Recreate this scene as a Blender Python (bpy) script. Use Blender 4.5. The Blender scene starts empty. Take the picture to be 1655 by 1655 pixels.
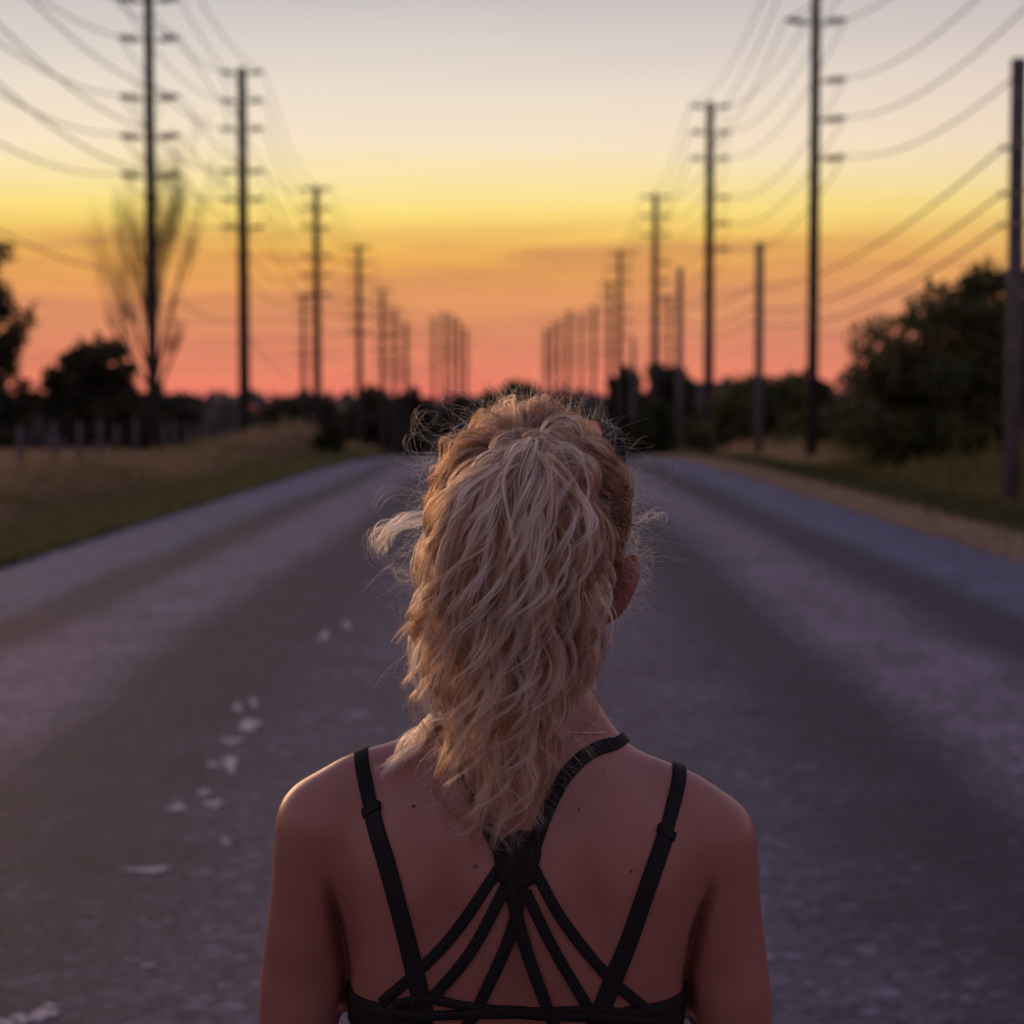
import bpy, bmesh, math, random
import numpy as np
from mathutils import Vector, Matrix
from mathutils.bvhtree import BVHTree

# ------------------------------------------------------------------ camera
C = bpy.context.scene.collection
SC = bpy.context.scene
CAM_Z, FPX, RES = 1.65, 3000.0, 1655.0
PITCH = math.atan(171.0 / FPX)
YAW = math.atan(10.5 / FPX)
cam_d = bpy.data.cameras.new('camera')
cam = bpy.data.objects.new('camera', cam_d)
C.objects.link(cam)
cam.location = (0, 0, CAM_Z)
cam.rotation_euler = (math.pi / 2 - PITCH, 0, YAW)
cam_d.sensor_width = 36
cam_d.lens = 36 * FPX / RES
cam_d.clip_start = 0.05
cam_d.clip_end = 9000
cam_d.dof.use_dof = True
cam_d.dof.focus_distance = 1.535
cam_d.dof.aperture_fstop = 6.6
cam_d.dof.aperture_blades = 0
SC.camera = cam
CAM_M = cam.rotation_euler.to_matrix()


def ray(px, py):
    d = CAM_M @ Vector(((px - RES / 2) / FPX, (RES / 2 - py) / FPX, -1.0))
    return d


def P(px, py, Y):
    """world point seen at photograph pixel (px,py) lying in the plane y = Y"""
    d = ray(px, py)
    return Vector((0, 0, CAM_Z)) + d * (Y / d.y)


# ------------------------------------------------------------------ view
SC.view_settings.view_transform = 'Standard'
SC.view_settings.look = 'None'
SC.view_settings.exposure = 0.0
SC.view_settings.gamma = 1.0
SC.view_settings.use_curve_mapping = False
SC.cycles.use_denoising = True
SC.cycles.max_bounces = 10
SC.cycles.transmission_bounces = 8
SC.cycles.transparent_max_bounces = 8
SC.cycles.sample_clamp_indirect = 6


def lin(c):
    return tuple(((v / 255) / 12.92 if v / 255 <= 0.04045 else ((v / 255 + 0.055) / 1.055) ** 2.4) for v in c)


# ------------------------------------------------------------------ sky (dusk, sun just below the horizon ahead)
W = bpy.data.worlds.new("World")
SC.world = W
W.use_nodes = True
wn, wl = W.node_tree.nodes, W.node_tree.links
wn.clear()


def N(nodes, t, **kw):
    n = nodes.new(t)
    for k, v in kw.items():
        setattr(n, k, v)
    return n


def ramp(node, stops, interp='LINEAR'):
    cr = node.color_ramp
    cr.interpolation = interp
    while len(cr.elements) > 1:
        cr.elements.remove(cr.elements[-1])
    cr.elements[0].position = stops[0][0]
    cr.elements[0].color = (*stops[0][1], 1)
    for p, c in stops[1:]:
        e = cr.elements.new(p)
        e.color = (*c, 1)


out = N(wn, 'ShaderNodeOutputWorld')
bg = N(wn, 'ShaderNodeBackground')
tc = N(wn, 'ShaderNodeTexCoord')
sep = N(wn, 'ShaderNodeSeparateXYZ')
wl.new(tc.outputs['Generated'], sep.inputs[0])


def M(nodes, links, op, a, b=None, c=None, clamp=False):
    n = nodes.new('ShaderNodeMath')
    n.operation = op
    n.use_clamp = clamp
    for i, v in enumerate((a, b, c)):
        if v is None:
            continue
        if hasattr(v, 'links'):
            links.new(v, n.inputs[i])
        else:
            n.inputs[i].default_value = v
    return n.outputs[0]


WM = lambda *a, **k: M(wn, wl, *a, **k)
X, Y_, Z = sep.outputs[0], sep.outputs[1], sep.outputs[2]
# azimuth (0 straight ahead) and a slow wobble of the cloud layers
az = WM('ARCTAN2', X, Y_)
cvec = N(wn, 'ShaderNodeCombineXYZ')
wl.new(WM('MULTIPLY', az, 4.0), cvec.inputs[0])
wl.new(WM('MULTIPLY', Z, 34.0), cvec.inputs[1])
wob = N(wn, 'ShaderNodeTexNoise')
wob.inputs['Scale'].default_value = 1.3
wob.inputs['Detail'].default_value = 4
wl.new(cvec.outputs[0], wob.inputs['Vector'])
zz = WM('ADD', Z, WM('MULTIPLY', WM('SUBTRACT', wob.outputs[0], 0.5), 0.012))


def elev(py):
    return math.sin(math.atan((656 - py) / FPX))


low = N(wn, 'ShaderNodeValToRGB')
stops = [(0.0, (230, 112, 106)), (elev(640) / .25, (240, 124, 108)), (elev(600) / .25, (238, 136, 106)),
         (elev(560) / .25, (226, 138, 104)), (elev(520) / .25, (226, 148, 102)), (elev(480) / .25, (230, 156, 98)),
         (elev(450) / .25, (238, 168, 90)), (elev(415) / .25, (238, 176, 88)), (elev(385) / .25, (246, 200, 100)),
         (elev(345) / .25, (254, 225, 128)), (elev(300) / .25, (253, 231, 166)), (elev(240) / .25, (249, 230, 199)),
         (elev(150) / .25, (236, 222, 206)), (elev(60) / .25, (214, 206, 200)), (elev(0) / .25, (201, 195, 193)),
         (1.0, (184, 182, 190))]
ramp(low, [(p, lin(c)) for p, c in stops])
wl.new(WM('MULTIPLY', zz, 4.0, clamp=True), low.inputs[0])
high = N(wn, 'ShaderNodeValToRGB')
ramp(high, [(0.25, lin((184, 182, 190))), (0.45, lin((160, 157, 180))), (0.7, lin((140, 138, 172))), (1.0, lin((126, 126, 165)))])
wl.new(Z, high.inputs[0])
mixh = N(wn, 'ShaderNodeMix', data_type='RGBA')
wl.new(WM('GREATER_THAN', zz, 0.25), mixh.inputs[0])
wl.new(low.outputs[0], mixh.inputs[6])
wl.new(high.outputs[0], mixh.inputs[7])
# away from the sunset the sky is dusky lavender
anti = N(wn, 'ShaderNodeValToRGB')
ramp(anti, [(0.0, lin((144, 114, 128))), (0.12, lin((196, 150, 154))), (0.3, lin((176, 152, 172))), (0.6, lin((146, 142, 172))), (1.0, lin((126, 126, 165)))])
wl.new(Z, anti.inputs[0])
# angle from the sunset azimuth (a little left of straight ahead)
SUN_AZ = math.radians(-16)
cosd = WM('ADD', WM('MULTIPLY', X, math.sin(SUN_AZ)), WM('MULTIPLY', Y_, math.cos(SUN_AZ)))
hl = WM('SQRT', WM('ADD', WM('MULTIPLY', X, X), WM('ADD', WM('MULTIPLY', Y_, Y_), 1e-5)))
cosd = WM('DIVIDE', cosd, hl)
side = N(wn, 'ShaderNodeMapRange')
side.interpolation_type = 'SMOOTHSTEP'
wl.new(cosd, side.inputs[0])
side.inputs[1].default_value = 1.0
side.inputs[2].default_value = 0.45
side.inputs[3].default_value = 0.0
side.inputs[4].default_value = 1.0
mixa = N(wn, 'ShaderNodeMix', data_type='RGBA')
wl.new(side.outputs[0], mixa.inputs[0])
wl.new(mixh.outputs[2], mixa.inputs[6])
wl.new(anti.outputs[0], mixa.inputs[7])
# thin streaks of cloud low in the west
cv2 = N(wn, 'ShaderNodeCombineXYZ')
wl.new(WM('MULTIPLY', az, 5.5), cv2.inputs[0])
wl.new(WM('ADD', WM('MULTIPLY', Z, 88.0), WM('MULTIPLY', az, -2.6)), cv2.inputs[1])
stn = N(wn, 'ShaderNodeTexNoise')
stn.inputs['Scale'].default_value = 1.15
stn.inputs['Detail'].default_value = 5
stn.inputs['Roughness'].default_value = 0.55
stn.inputs['Distortion'].default_value = 0.9
wl.new(cv2.outputs[0], stn.inputs['Vector'])
st = N(wn, 'ShaderNodeMapRange')
wl.new(stn.outputs[0], st.inputs[0])
st.inputs[1].default_value = 0.40
st.inputs[2].default_value = 0.72
msk = N(wn, 'ShaderNodeValToRGB')
ramp(msk, [(0.0, (0, 0, 0)), (0.06, (.75,) * 3), (0.33, (1, 1, 1)), (0.40, (.12,) * 3), (0.6, (.05,) * 3), (1.0, (0, 0, 0))])
wl.new(WM('MULTIPLY', Z, 4.0, clamp=True), msk.inputs[0])
stf = WM('MULTIPLY', WM('MULTIPLY', st.outputs[0], msk.outputs[0]), 0.66)
mixs = N(wn, 'ShaderNodeMix', data_type='RGBA')
wl.new(stf, mixs.inputs[0])
wl.new(mixa.outputs[2], mixs.inputs[6])
mixs.inputs[7].default_value = (*lin((190, 116, 94)), 1)
# below the horizon: dark land colour
mixg = N(wn, 'ShaderNodeMix', data_type='RGBA')
wl.new(WM('LESS_THAN', Z, -0.004), mixg.inputs[0])
wl.new(mixs.outputs[2], mixg.inputs[6])
mixg.inputs[7].default_value = (*lin((70, 58, 66)), 1)
wl.new(mixg.outputs[2], bg.inputs[0])
bg.inputs[1].default_value = 1.0
wl.new(bg.outputs[0], out.inputs[0])

# the afterglow of the sun: very soft, warm, from ahead and to the left
sun_d = bpy.data.lights.new('sun', 'SUN')
sun_d.energy = 1.15
sun_d.color = (1.0, 0.55, 0.30)
sun_d.angle = math.radians(24)
sun = bpy.data.objects.new('sun', sun_d)
C.objects.link(sun)
SUN_L, SUN_E = math.radians(-27), math.radians(6)
sdir = Vector((math.sin(SUN_L) * math.cos(SUN_E), math.cos(SUN_L) * math.cos(SUN_E), math.sin(SUN_E)))
sun.rotation_euler = sdir.to_track_quat('Z', 'Y').to_euler()

# ------------------------------------------------------------------ helpers
rng = np.random.default_rng(7)
random.seed(7)


def sm(t):
    t = np.clip(t, 0, 1)
    return t * t * (3 - 2 * t)


def mesh_obj(name, verts, faces, mat=None, parent=None, smooth=False):
    me = bpy.data.meshes.new(name)
    verts = np.asarray(verts, dtype=np.float32)
    if isinstance(faces, np.ndarray):
        n, k = faces.shape
        me.vertices.add(len(verts))
        me.vertices.foreach_set('co', verts.ravel())
        me.loops.add(n * k)
        me.loops.foreach_set('vertex_index', faces.astype(np.int32).ravel())
        me.polygons.add(n)
        me.polygons.foreach_set('loop_start', np.arange(0, n * k, k, dtype=np.int32))
        me.update(calc_edges=True)
    else:
        me.from_pydata([tuple(map(float, v)) for v in verts], [], faces)
        me.update()
    if smooth:
        me.polygons.foreach_set('use_smooth', np.ones(len(me.polygons), dtype=bool))
    if mat:
        me.materials.append(mat)
    o = bpy.data.objects.new(name, me)
    C.objects.link(o)
    if parent:
        o.parent = parent
    return o


def tag(o, label=None, cat=None, group=None, kind=None):
    if label:
        o['label'] = label
    if cat:
        o['category'] = cat
    if group:
        o['group'] = group
    if kind:
        o['kind'] = kind
    return o


def empty(name, loc, rz=0.0):
    o = bpy.data.objects.new(name, None)
    o.location = loc
    o.rotation_euler = (0, 0, rz)
    o.empty_display_size = 0.1
    C.objects.link(o)
    return o


class MB:
    """collects tubes, boxes and ellipsoids, links them as one mesh"""

    def __init__(s):
        s.v, s.f = [], []

    def add(s, v, f):
        b = len(s.v)
        s.v += [tuple(p) for p in v]
        s.f += [tuple(i + b for i in q) for q in f]

    def tube(s, pts, rad, sides=8, cap=True):
        pts = [Vector(p) for p in pts]
        if not hasattr(rad, '__len__'):
            rad = [rad] * len(pts)
        V, F = [], []
        up = None
        for i, p in enumerate(pts):
            t = (pts[min(i + 1, len(pts) - 1)] - pts[max(i - 1, 0)]).normalized()
            if up is None:
                up = Vector((1, 0, 0)) if abs(t.x) < 0.8 else Vector((0, 1, 0))
            u = (up - t * up.dot(t)).normalized()
            up = u
            w = t.cross(u)
            for k in range(sides):
                a = 2 * math.pi * k / sides
                V.append(p + (u * math.cos(a) + w * math.sin(a)) * rad[i])
        n = len(pts)
        for i in range(n - 1):
            for k in range(sides):
                a, b = i * sides + k, i * sides + (k + 1) % sides
                F.append((a, b, b + sides, a + sides))
        if cap:
            F.append(tuple(reversed(range(sides))))
            F.append(tuple(range((n - 1) * sides, n * sides)))
        s.add(V, F)

    def ell(s, c, r, nu=20, nv=12, rot=None):
        V, F = [], []
        c = Vector(c)
        for j in range(nv + 1):
            th = math.pi * j / nv
            for i in range(nu):
                ph = 2 * math.pi * i / nu
                p = Vector((r[0] * math.sin(th) * math.cos(ph), r[1] * math.sin(th) * math.sin(ph), r[2] * math.cos(th)))
                if rot:
                    p = rot @ p
                V.append(c + p)
        for j in range(nv):
            for i in range(nu):
                a, b = j * nu + i, j * nu + (i + 1) % nu
                F.append((a, a + nu, b + nu, b))
        s.add(V, F)

    def cone(s, a, b, ra, rb, n=6, sides=16):
        """capsule of changing radius from a to b"""
        a, b = Vector(a), Vector(b)
        d = (b - a)
        L = d.length
        d.normalize()
        pts, rad = [], []
        for k in range(5):
            t = math.pi / 2 * (1 - k / 4)
            pts.append(a - d * ra * math.sin(t))
            rad.append(max(1e-4, ra * math.cos(t)))
        for k in range(1, n):
            pts.append(a + d * L * k / n)
            rad.append(ra + (rb - ra) * k / n)
        for k in range(5):
            t = math.pi / 2 * k / 4
            pts.append(b + d * rb * math.sin(t))
            rad.append(max(1e-4, rb * math.cos(t)))
        s.tube(pts, rad, sides)

    def box(s, a, b):
        x0, y0, z0 = a
        x1, y1, z1 = b
        s.add([(x0, y0, z0), (x1, y0, z0), (x1, y1, z0), (x0, y1, z0), (x0, y0, z1), (x1, y0, z1), (x1, y1, z1), (x0, y1, z1)],
              [(0, 3, 2, 1), (4, 5, 6, 7), (0, 1, 5, 4), (1, 2, 6, 5), (2, 3, 7, 6), (3, 0, 4, 7)])

    def build(s, name, mat=None, parent=None, smooth=True):
        return mesh_obj(name, s.v, s.f, mat, parent, smooth)


def material(name, col, rough=0.8, spec=0.3, var=0.0, scale=10.0, bump=0.0, detail=5, col2=None):
    m = bpy.data.materials.new(name)
    m.use_nodes = True
    n, l = m.node_tree.nodes, m.node_tree.links
    b = n['Principled BSDF']
    b.inputs['Roughness'].default_value = rough
    b.inputs['Specular IOR Level'].default_value = spec
    b.inputs['Base Color'].default_value = (*col, 1)
    if var or col2:
        t = n.new('ShaderNodeTexCoord')
        x = n.new('ShaderNodeTexNoise')
        x.inputs['Scale'].default_value = scale
        x.inputs['Detail'].default_value = detail
        l.new(t.outputs['Object'], x.inputs['Vector'])
        r = n.new('ShaderNodeValToRGB')
        c2 = col2 or tuple(v * (1 + var) for v in col)
        c1 = col if col2 else tuple(v * (1 - var) for v in col)
        ramp(r, [(0.32, c1), (0.68, c2)])
        l.new(x.outputs[0], r.inputs[0])
        l.new(r.outputs[0], b.inputs['Base Color'])
        if bump:
            bp = n.new('ShaderNodeBump')
            bp.inputs['Strength'].default_value = 1.0
            bp.inputs['Distance'].default_value = bump
            l.new(x.outputs[0], bp.inputs['Height'])
            l.new(bp.outputs[0], b.inputs['Normal'])
    return m


def attr_material(name, rough=0.8, spec=0.2, trans=0.0):
    """colour from the mesh attribute 'tint' (each leaf or blade has its own colour)"""
    m = bpy.data.materials.new(name)
    m.use_nodes = True
    n, l = m.node_tree.nodes, m.node_tree.links
    b = n['Principled BSDF']
    b.inputs['Roughness'].default_value = rough
    b.inputs['Specular IOR Level'].default_value = spec
    a = n.new('ShaderNodeAttribute')
    a.attribute_name = 'tint'
    l.new(a.outputs['Color'], b.inputs['Base Color'])
    if trans:
        t = n.new('ShaderNodeBsdfTranslucent')
        l.new(a.outputs['Color'], t.inputs[0])
        x = n.new('ShaderNodeMixShader')
        x.inputs[0].default_value = trans
        l.new(b.outputs[0], x.inputs[1])
        l.new(t.outputs[0], x.inputs[2])
        l.new(x.outputs[0], n['Material Output'].inputs[0])
    return m


def set_tint(o, cols):
    a = o.data.attributes.new('tint', 'FLOAT_COLOR', 'POINT')
    c = np.ones((len(cols), 4), dtype=np.float32)
    c[:, :3] = cols
    a.data.foreach_set('color', c.ravel())


# ------------------------------------------------------------------ terrain: the road runs level, then over a crest into a shallow valley
def zr(y):
    y = np.asarray(y, dtype=float)
    a = 4.4e-4
    z = np.where(y < 45, 0.0, -a * np.clip(y - 45, 0, 105) ** 2)
    s = 2 * a * 105
    t = np.clip(y - 150, 0, 80)
    return z - s * (t - t * t / 160)


def gz(x, y):
    x = np.asarray(x, dtype=float)
    y = np.asarray(y, dtype=float)
    a = np.abs(x)
    w = sm((a - 9) / 12) * (1 - sm((y - 110) / 120))
    bank = np.where(x < 0, (0.04 + 0.34 * sm((y - 50) / 14)) * sm((a - 5.7) / 3.0) * (1 - sm((a - 8.6) / 2.4)), 0.14 * sm((a - 5.9) / 4.0))
    ripple = 0.05 * np.sin(x * 1.3 + y * 0.37) * np.sin(y * 0.9 - x * 0.4) * sm((a - 6) / 2) * sm((60 - a) / 40)
    return zr(y) * (1 - 0.35 * w) + bank + ripple


def gzf(x, y):
    return float(gz(x, y))


ys = np.concatenate([[-60, -20, -8], np.arange(0, 60, 1.0), np.arange(60, 160, 2.0), np.arange(160, 320, 6.0), [340, 400, 500, 700, 1000, 1600, 3000, 5000]])
xs_h = np.concatenate([[0, 2.7, 5.35, 5.7], np.arange(6.1, 14, 0.5), np.arange(14, 40, 2.0), [45, 60, 90, 140, 220, 400, 800, 1600, 3500]])
xs = np.concatenate([-xs_h[:0:-1], xs_h])
gx, gy = np.meshgrid(xs, ys)
GZ = gz(gx, gy)
GZ = np.where(np.abs(gx) < 5.5, GZ - 0.05, GZ - 0.012)
nx, ny = len(xs), len(ys)
idx = np.arange(nx * ny).reshape(ny, nx)
gf = np.stack([idx[:-1, :-1], idx[:-1, 1:], idx[1:, 1:], idx[1:, :-1]], -1).reshape(-1, 4)
m_ground = material('dry_earth_and_turf', (0.050, 0.050, 0.022), 0.95, 0.1, scale=0.5, col2=(0.150, 0.110, 0.062), detail=8)
g = mesh_obj('ground', np.stack([gx, gy, GZ], -1).reshape(-1, 3), gf, m_ground, None, True)
tag(g, kind='structure')

# road sheet
ex_l = -5.42
ex_r = 5.40
ryl = np.concatenate([np.arange(-20, 20, 0.5), ys[(ys >= 20) & (ys <= 400)]])
rxs = np.linspace(ex_l, ex_r, 25)
rx, ry = np.meshgrid(rxs, ryl)
edge = (np.abs(np.linspace(-1, 1, 25)) > .99)
wig = 0.05 * np.sin(ryl * 1.7) + 0.05 * np.sin(ryl * 0.61 + 1) + 0.03 * np.sin(ryl * 4.3)
rx = rx + np.where(edge, 1, 0)[None, :] * wig[:, None]
rz = zr(ry) + 0.004 + 0.03 * (1 - (rx / 5.4) ** 2)
rz = np.where(edge[None, :], zr(ry) - 0.03, rz)
idx = np.arange(rx.size).reshape(rx.shape)
rf = np.stack([idx[:-1, :-1], idx[:-1, 1:], idx[1:, 1:], idx[1:, :-1]], -1).reshape(-1, 4)


def road_z(x, y):
    return float(zr(y)) + 0.004 + 0.03 * (1 - (x / 5.4) ** 2)


m_road = bpy.data.materials.new('worn_asphalt')
m_road.use_nodes = True
n, l = m_road.node_tree.nodes, m_road.node_tree.links
b = n['Principled BSDF']
b.inputs['Specular IOR Level'].default_value = 0.22
RMm = lambda *a, **k: M(n, l, *a, **k)
t = n.new('ShaderNodeTexCoord')
s_ = n.new('ShaderNodeSeparateXYZ')
l.new(t.outputs['Object'], s_.inputs[0])
# slow wander of the wear bands along the road
mp = n.new('ShaderNodeMapping')
mp.inputs['Scale'].default_value = (0.5, 0.06, 1)
l.new(t.outputs['Object'], mp.inputs[0])
wn_ = n.new('ShaderNodeTexNoise')
wn_.inputs['Scale'].default_value = 1.0
wn_.inputs['Detail'].default_value = 6
wn_.inputs['Roughness'].default_value = 0.62
l.new(mp.outputs[0], wn_.inputs['Vector'])
xw = RMm('ADD', s_.outputs[0], RMm('MULTIPLY', RMm('SUBTRACT', wn_.outputs[0], 0.5), 0.6))
fac = RMm('DIVIDE', RMm('ADD', xw, 5.5), 11.0)
band = n.new('ShaderNodeValToRGB')


def bx(x):
    return (x + 5.5) / 11.0


A_SH, A_DK, A_LT, A_CT, A_ND = (.098, .106, .168), (.032, .029, .048), (.150, .128, .170), (.092, .080, .110), (.037, .035, .054)
ramp(band, [(bx(-5.4), A_SH), (bx(-4.1), A_SH), (bx(-3.85), A_DK), (bx(-3.50), A_DK), (bx(-3.15), A_LT), (bx(-2.55), A_LT), (bx(-2.15), A_DK),
            (bx(-1.45), A_ND), (bx(-0.9), A_CT), (bx(0.9), A_CT), (bx(1.55), A_DK), (bx(1.85), A_DK), (bx(2.3), A_LT), (bx(2.8), A_LT),
            (bx(3.3), A_DK), (bx(3.7), A_DK), (bx(4.2), A_SH), (bx(5.4), A_SH)])
l.new(fac, band.inputs[0])
# stones of the chip seal
vor = n.new('ShaderNodeTexVoronoi')
vor.inputs['Scale'].default_value = 75
l.new(t.outputs['Object'], vor.inputs['Vector'])
vorc = n.new('ShaderNodeTexNoise')
vorc.inputs['Scale'].default_value = 9
vorc.inputs['Detail'].default_value = 8
vorc.inputs['Roughness'].default_value = 0.72
l.new(t.outputs['Object'], vorc.inputs['Vector'])
blot = n.new('ShaderNodeTexNoise')
blot.inputs['Scale'].default_value = 1.1
blot.inputs['Detail'].default_value = 6
blot.inputs['Roughness'].default_value = 0.6
l.new(t.outputs['Object'], blot.inputs['Vector'])
sepc = n.new('ShaderNodeSeparateColor')
l.new(vor.outputs['Color'], sepc.inputs[0])
grit = n.new('ShaderNodeTexNoise')
grit.inputs['Scale'].default_value = 21
grit.inputs['Detail'].default_value = 5
grit.inputs['Roughness'].default_value = 0.7
l.new(t.outputs['Object'], grit.inputs['Vector'])
gr = n.new('ShaderNodeMapRange')
l.new(grit.outputs[0], gr.inputs[0])
gr.inputs[1].default_value = 0.33
gr.inputs[2].default_value = 0.67
gr.inputs[3].default_value = 0.42
gr.inputs[4].default_value = 1.62
vs2 = n.new('ShaderNodeTexVoronoi')
vs2.inputs['Scale'].default_value = 22
vs2.inputs['Randomness'].default_value = 1.0
l.new(t.outputs['Object'], vs2.inputs['Vector'])
sp2 = n.new('ShaderNodeSeparateColor')
l.new(vs2.outputs['Color'], sp2.inputs[0])
stone = RMm('ADD', 0.92, RMm('MULTIPLY', RMm('GREATER_THAN', sp2.outputs[0], 0.93), 0.9))
k1 = RMm('MULTIPLY', RMm('ADD', 0.62, RMm('MULTIPLY', sepc.outputs[0], 0.76)), stone)
k2 = RMm('MULTIPLY', gr.outputs[0], RMm('ADD', 0.5, RMm('MULTIPLY', vorc.outputs[0], 1.0)))
k3 = RMm('ADD', 0.24, RMm('MULTIPLY', blot.outputs[0], 1.4))
kk = RMm('MULTIPLY', RMm('MULTIPLY', k1, k2), k3)
mulc = n.new('ShaderNodeMix')
mulc.data_type = 'RGBA'
mulc.blend_type = 'MULTIPLY'
mulc.inputs[0].default_value = 1.0
l.new(band.outputs[0], mulc.inputs[6])
comb = n.new('ShaderNodeCombineColor')
for i in range(3):
    l.new(kk, comb.inputs[i])
l.new(comb.outputs[0], mulc.inputs[7])
l.new(mulc.outputs[2], b.inputs['Base Color'])
b.inputs['Roughness'].default_value = 0.72
hgt = RMm('ADD', RMm('MULTIPLY', vor.outputs['Distance'], -0.5), RMm('ADD', RMm('MULTIPLY', vorc.outputs[0], 0.8), RMm('MULTIPLY', grit.outputs[0], 0.8)))
bp = n.new('ShaderNodeBump')
bp.inputs['Strength'].default_value = 0.9
bp.inputs['Distance'].default_value = 0.012
l.new(hgt, bp.inputs['Height'])
l.new(bp.outputs[0], b.inputs['Normal'])
road = mesh_obj('road', np.stack([rx, ry, rz], -1).reshape(-1, 3), rf, m_road, None, True)
tag(road, kind='structure')

# flakes of an old white centre line
m_paint = material('worn_white_paint', (0.40, 0.36, 0.36), 0.7, 0.3, var=0.45, scale=60, bump=0.002)
flakes = [(205, 276, 1401, 1416), (330, 361, 1293, 1310), (270, 301, 1301, 1315), (314, 344, 1277, 1287), (354, 388, 1223, 1249), (332, 352, 1230, 1244),
          (357, 390, 1192, 1206), (384, 426, 1160, 1184), (375, 392, 1138, 1152), (402, 418, 1129, 1144), (514, 533, 1021, 1037), (552, 568, 1005, 1018),
          (44, 98, 1630, 1652), (14, 50, 1640, 1656), (-10, 30, 1650, 1664), (70, 92, 1622, 1634), (230, 252, 1560, 1568), (358, 372, 1358, 1370)]
for (x0, x1, y0, y1) in flakes:
    pcs = 2 if x1 - x0 > 45 else 1
    cxp, cyp = (x0 + x1) / 2, (y0 + y1) / 2
    nv = 22
    vs = []
    a0 = random.random() * 6
    for k in range(nv):
        a = 2 * math.pi * k / nv
        rr = 1 + 0.26 * math.sin(2 * a + a0) + 0.22 * math.sin(3 * a + a0 * 2) + random.uniform(-.38, .25)
        px = cxp + (x1 - x0) / 2 * .88 * rr * math.cos(a)
        py = cyp + (y1 - y0) / 2 * .75 * rr * math.sin(a)
        d = ray(px, py)
        tt = -(CAM_Z - 0.03) / d.z
        p = Vector((0, 0, CAM_Z)) + d * tt
        vs.append((p.x, p.y))
    V = [(x, y, road_z(x, y) + 0.004) for x, y in vs] + [(x, y, road_z(x, y) + 0.002) for x, y in vs]
    cx_, cy_ = sum(v[0] for v in vs) / nv, sum(v[1] for v in vs) / nv
    V.append((cx_, cy_, road_z(cx_, cy_) + 0.0045))
    F = [(k, (k + 1) % nv, 2 * nv) if True else None for k in range(nv)]
    F = [tuple(reversed(f)) for f in F]
    F += [(k, (k + 1) % nv, nv + (k + 1) % nv, nv + k) for k in range(nv)]
    mesh_obj('paint_flake', V, F, m_paint, road)

# ------------------------------------------------------------------ grass
m_leafy = attr_material('leaf', 0.6, 0.25, 0.25)
m_grass = attr_material('grass_blade', 0.8, 0.15, 0.3)


def vnoise(x, y, s, seed):
    """cheap smooth noise"""
    r = np.random.default_rng(seed)
    tab = r.random((64, 64))
    u, v = x / s, y / s
    i, j = np.floor(u).astype(int), np.floor(v).astype(int)
    fu, fv = sm(u - i), sm(v - j)
    g_ = lambda a, b_: tab[a % 64, b_ % 64]
    return (g_(i, j) * (1 - fu) + g_(i + 1, j) * fu) * (1 - fv) + (g_(i, j + 1) * (1 - fu) + g_(i + 1, j + 1) * fu) * fv


TAN = np.array((0.420, 0.310, 0.180))
OLV = np.array((0.200, 0.175, 0.068))
GRN = np.array((0.085, 0.098, 0.038))
RED = np.array((0.300, 0.205, 0.150))
WEED = np.array((0.200, 0.165, 0.058))


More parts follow.
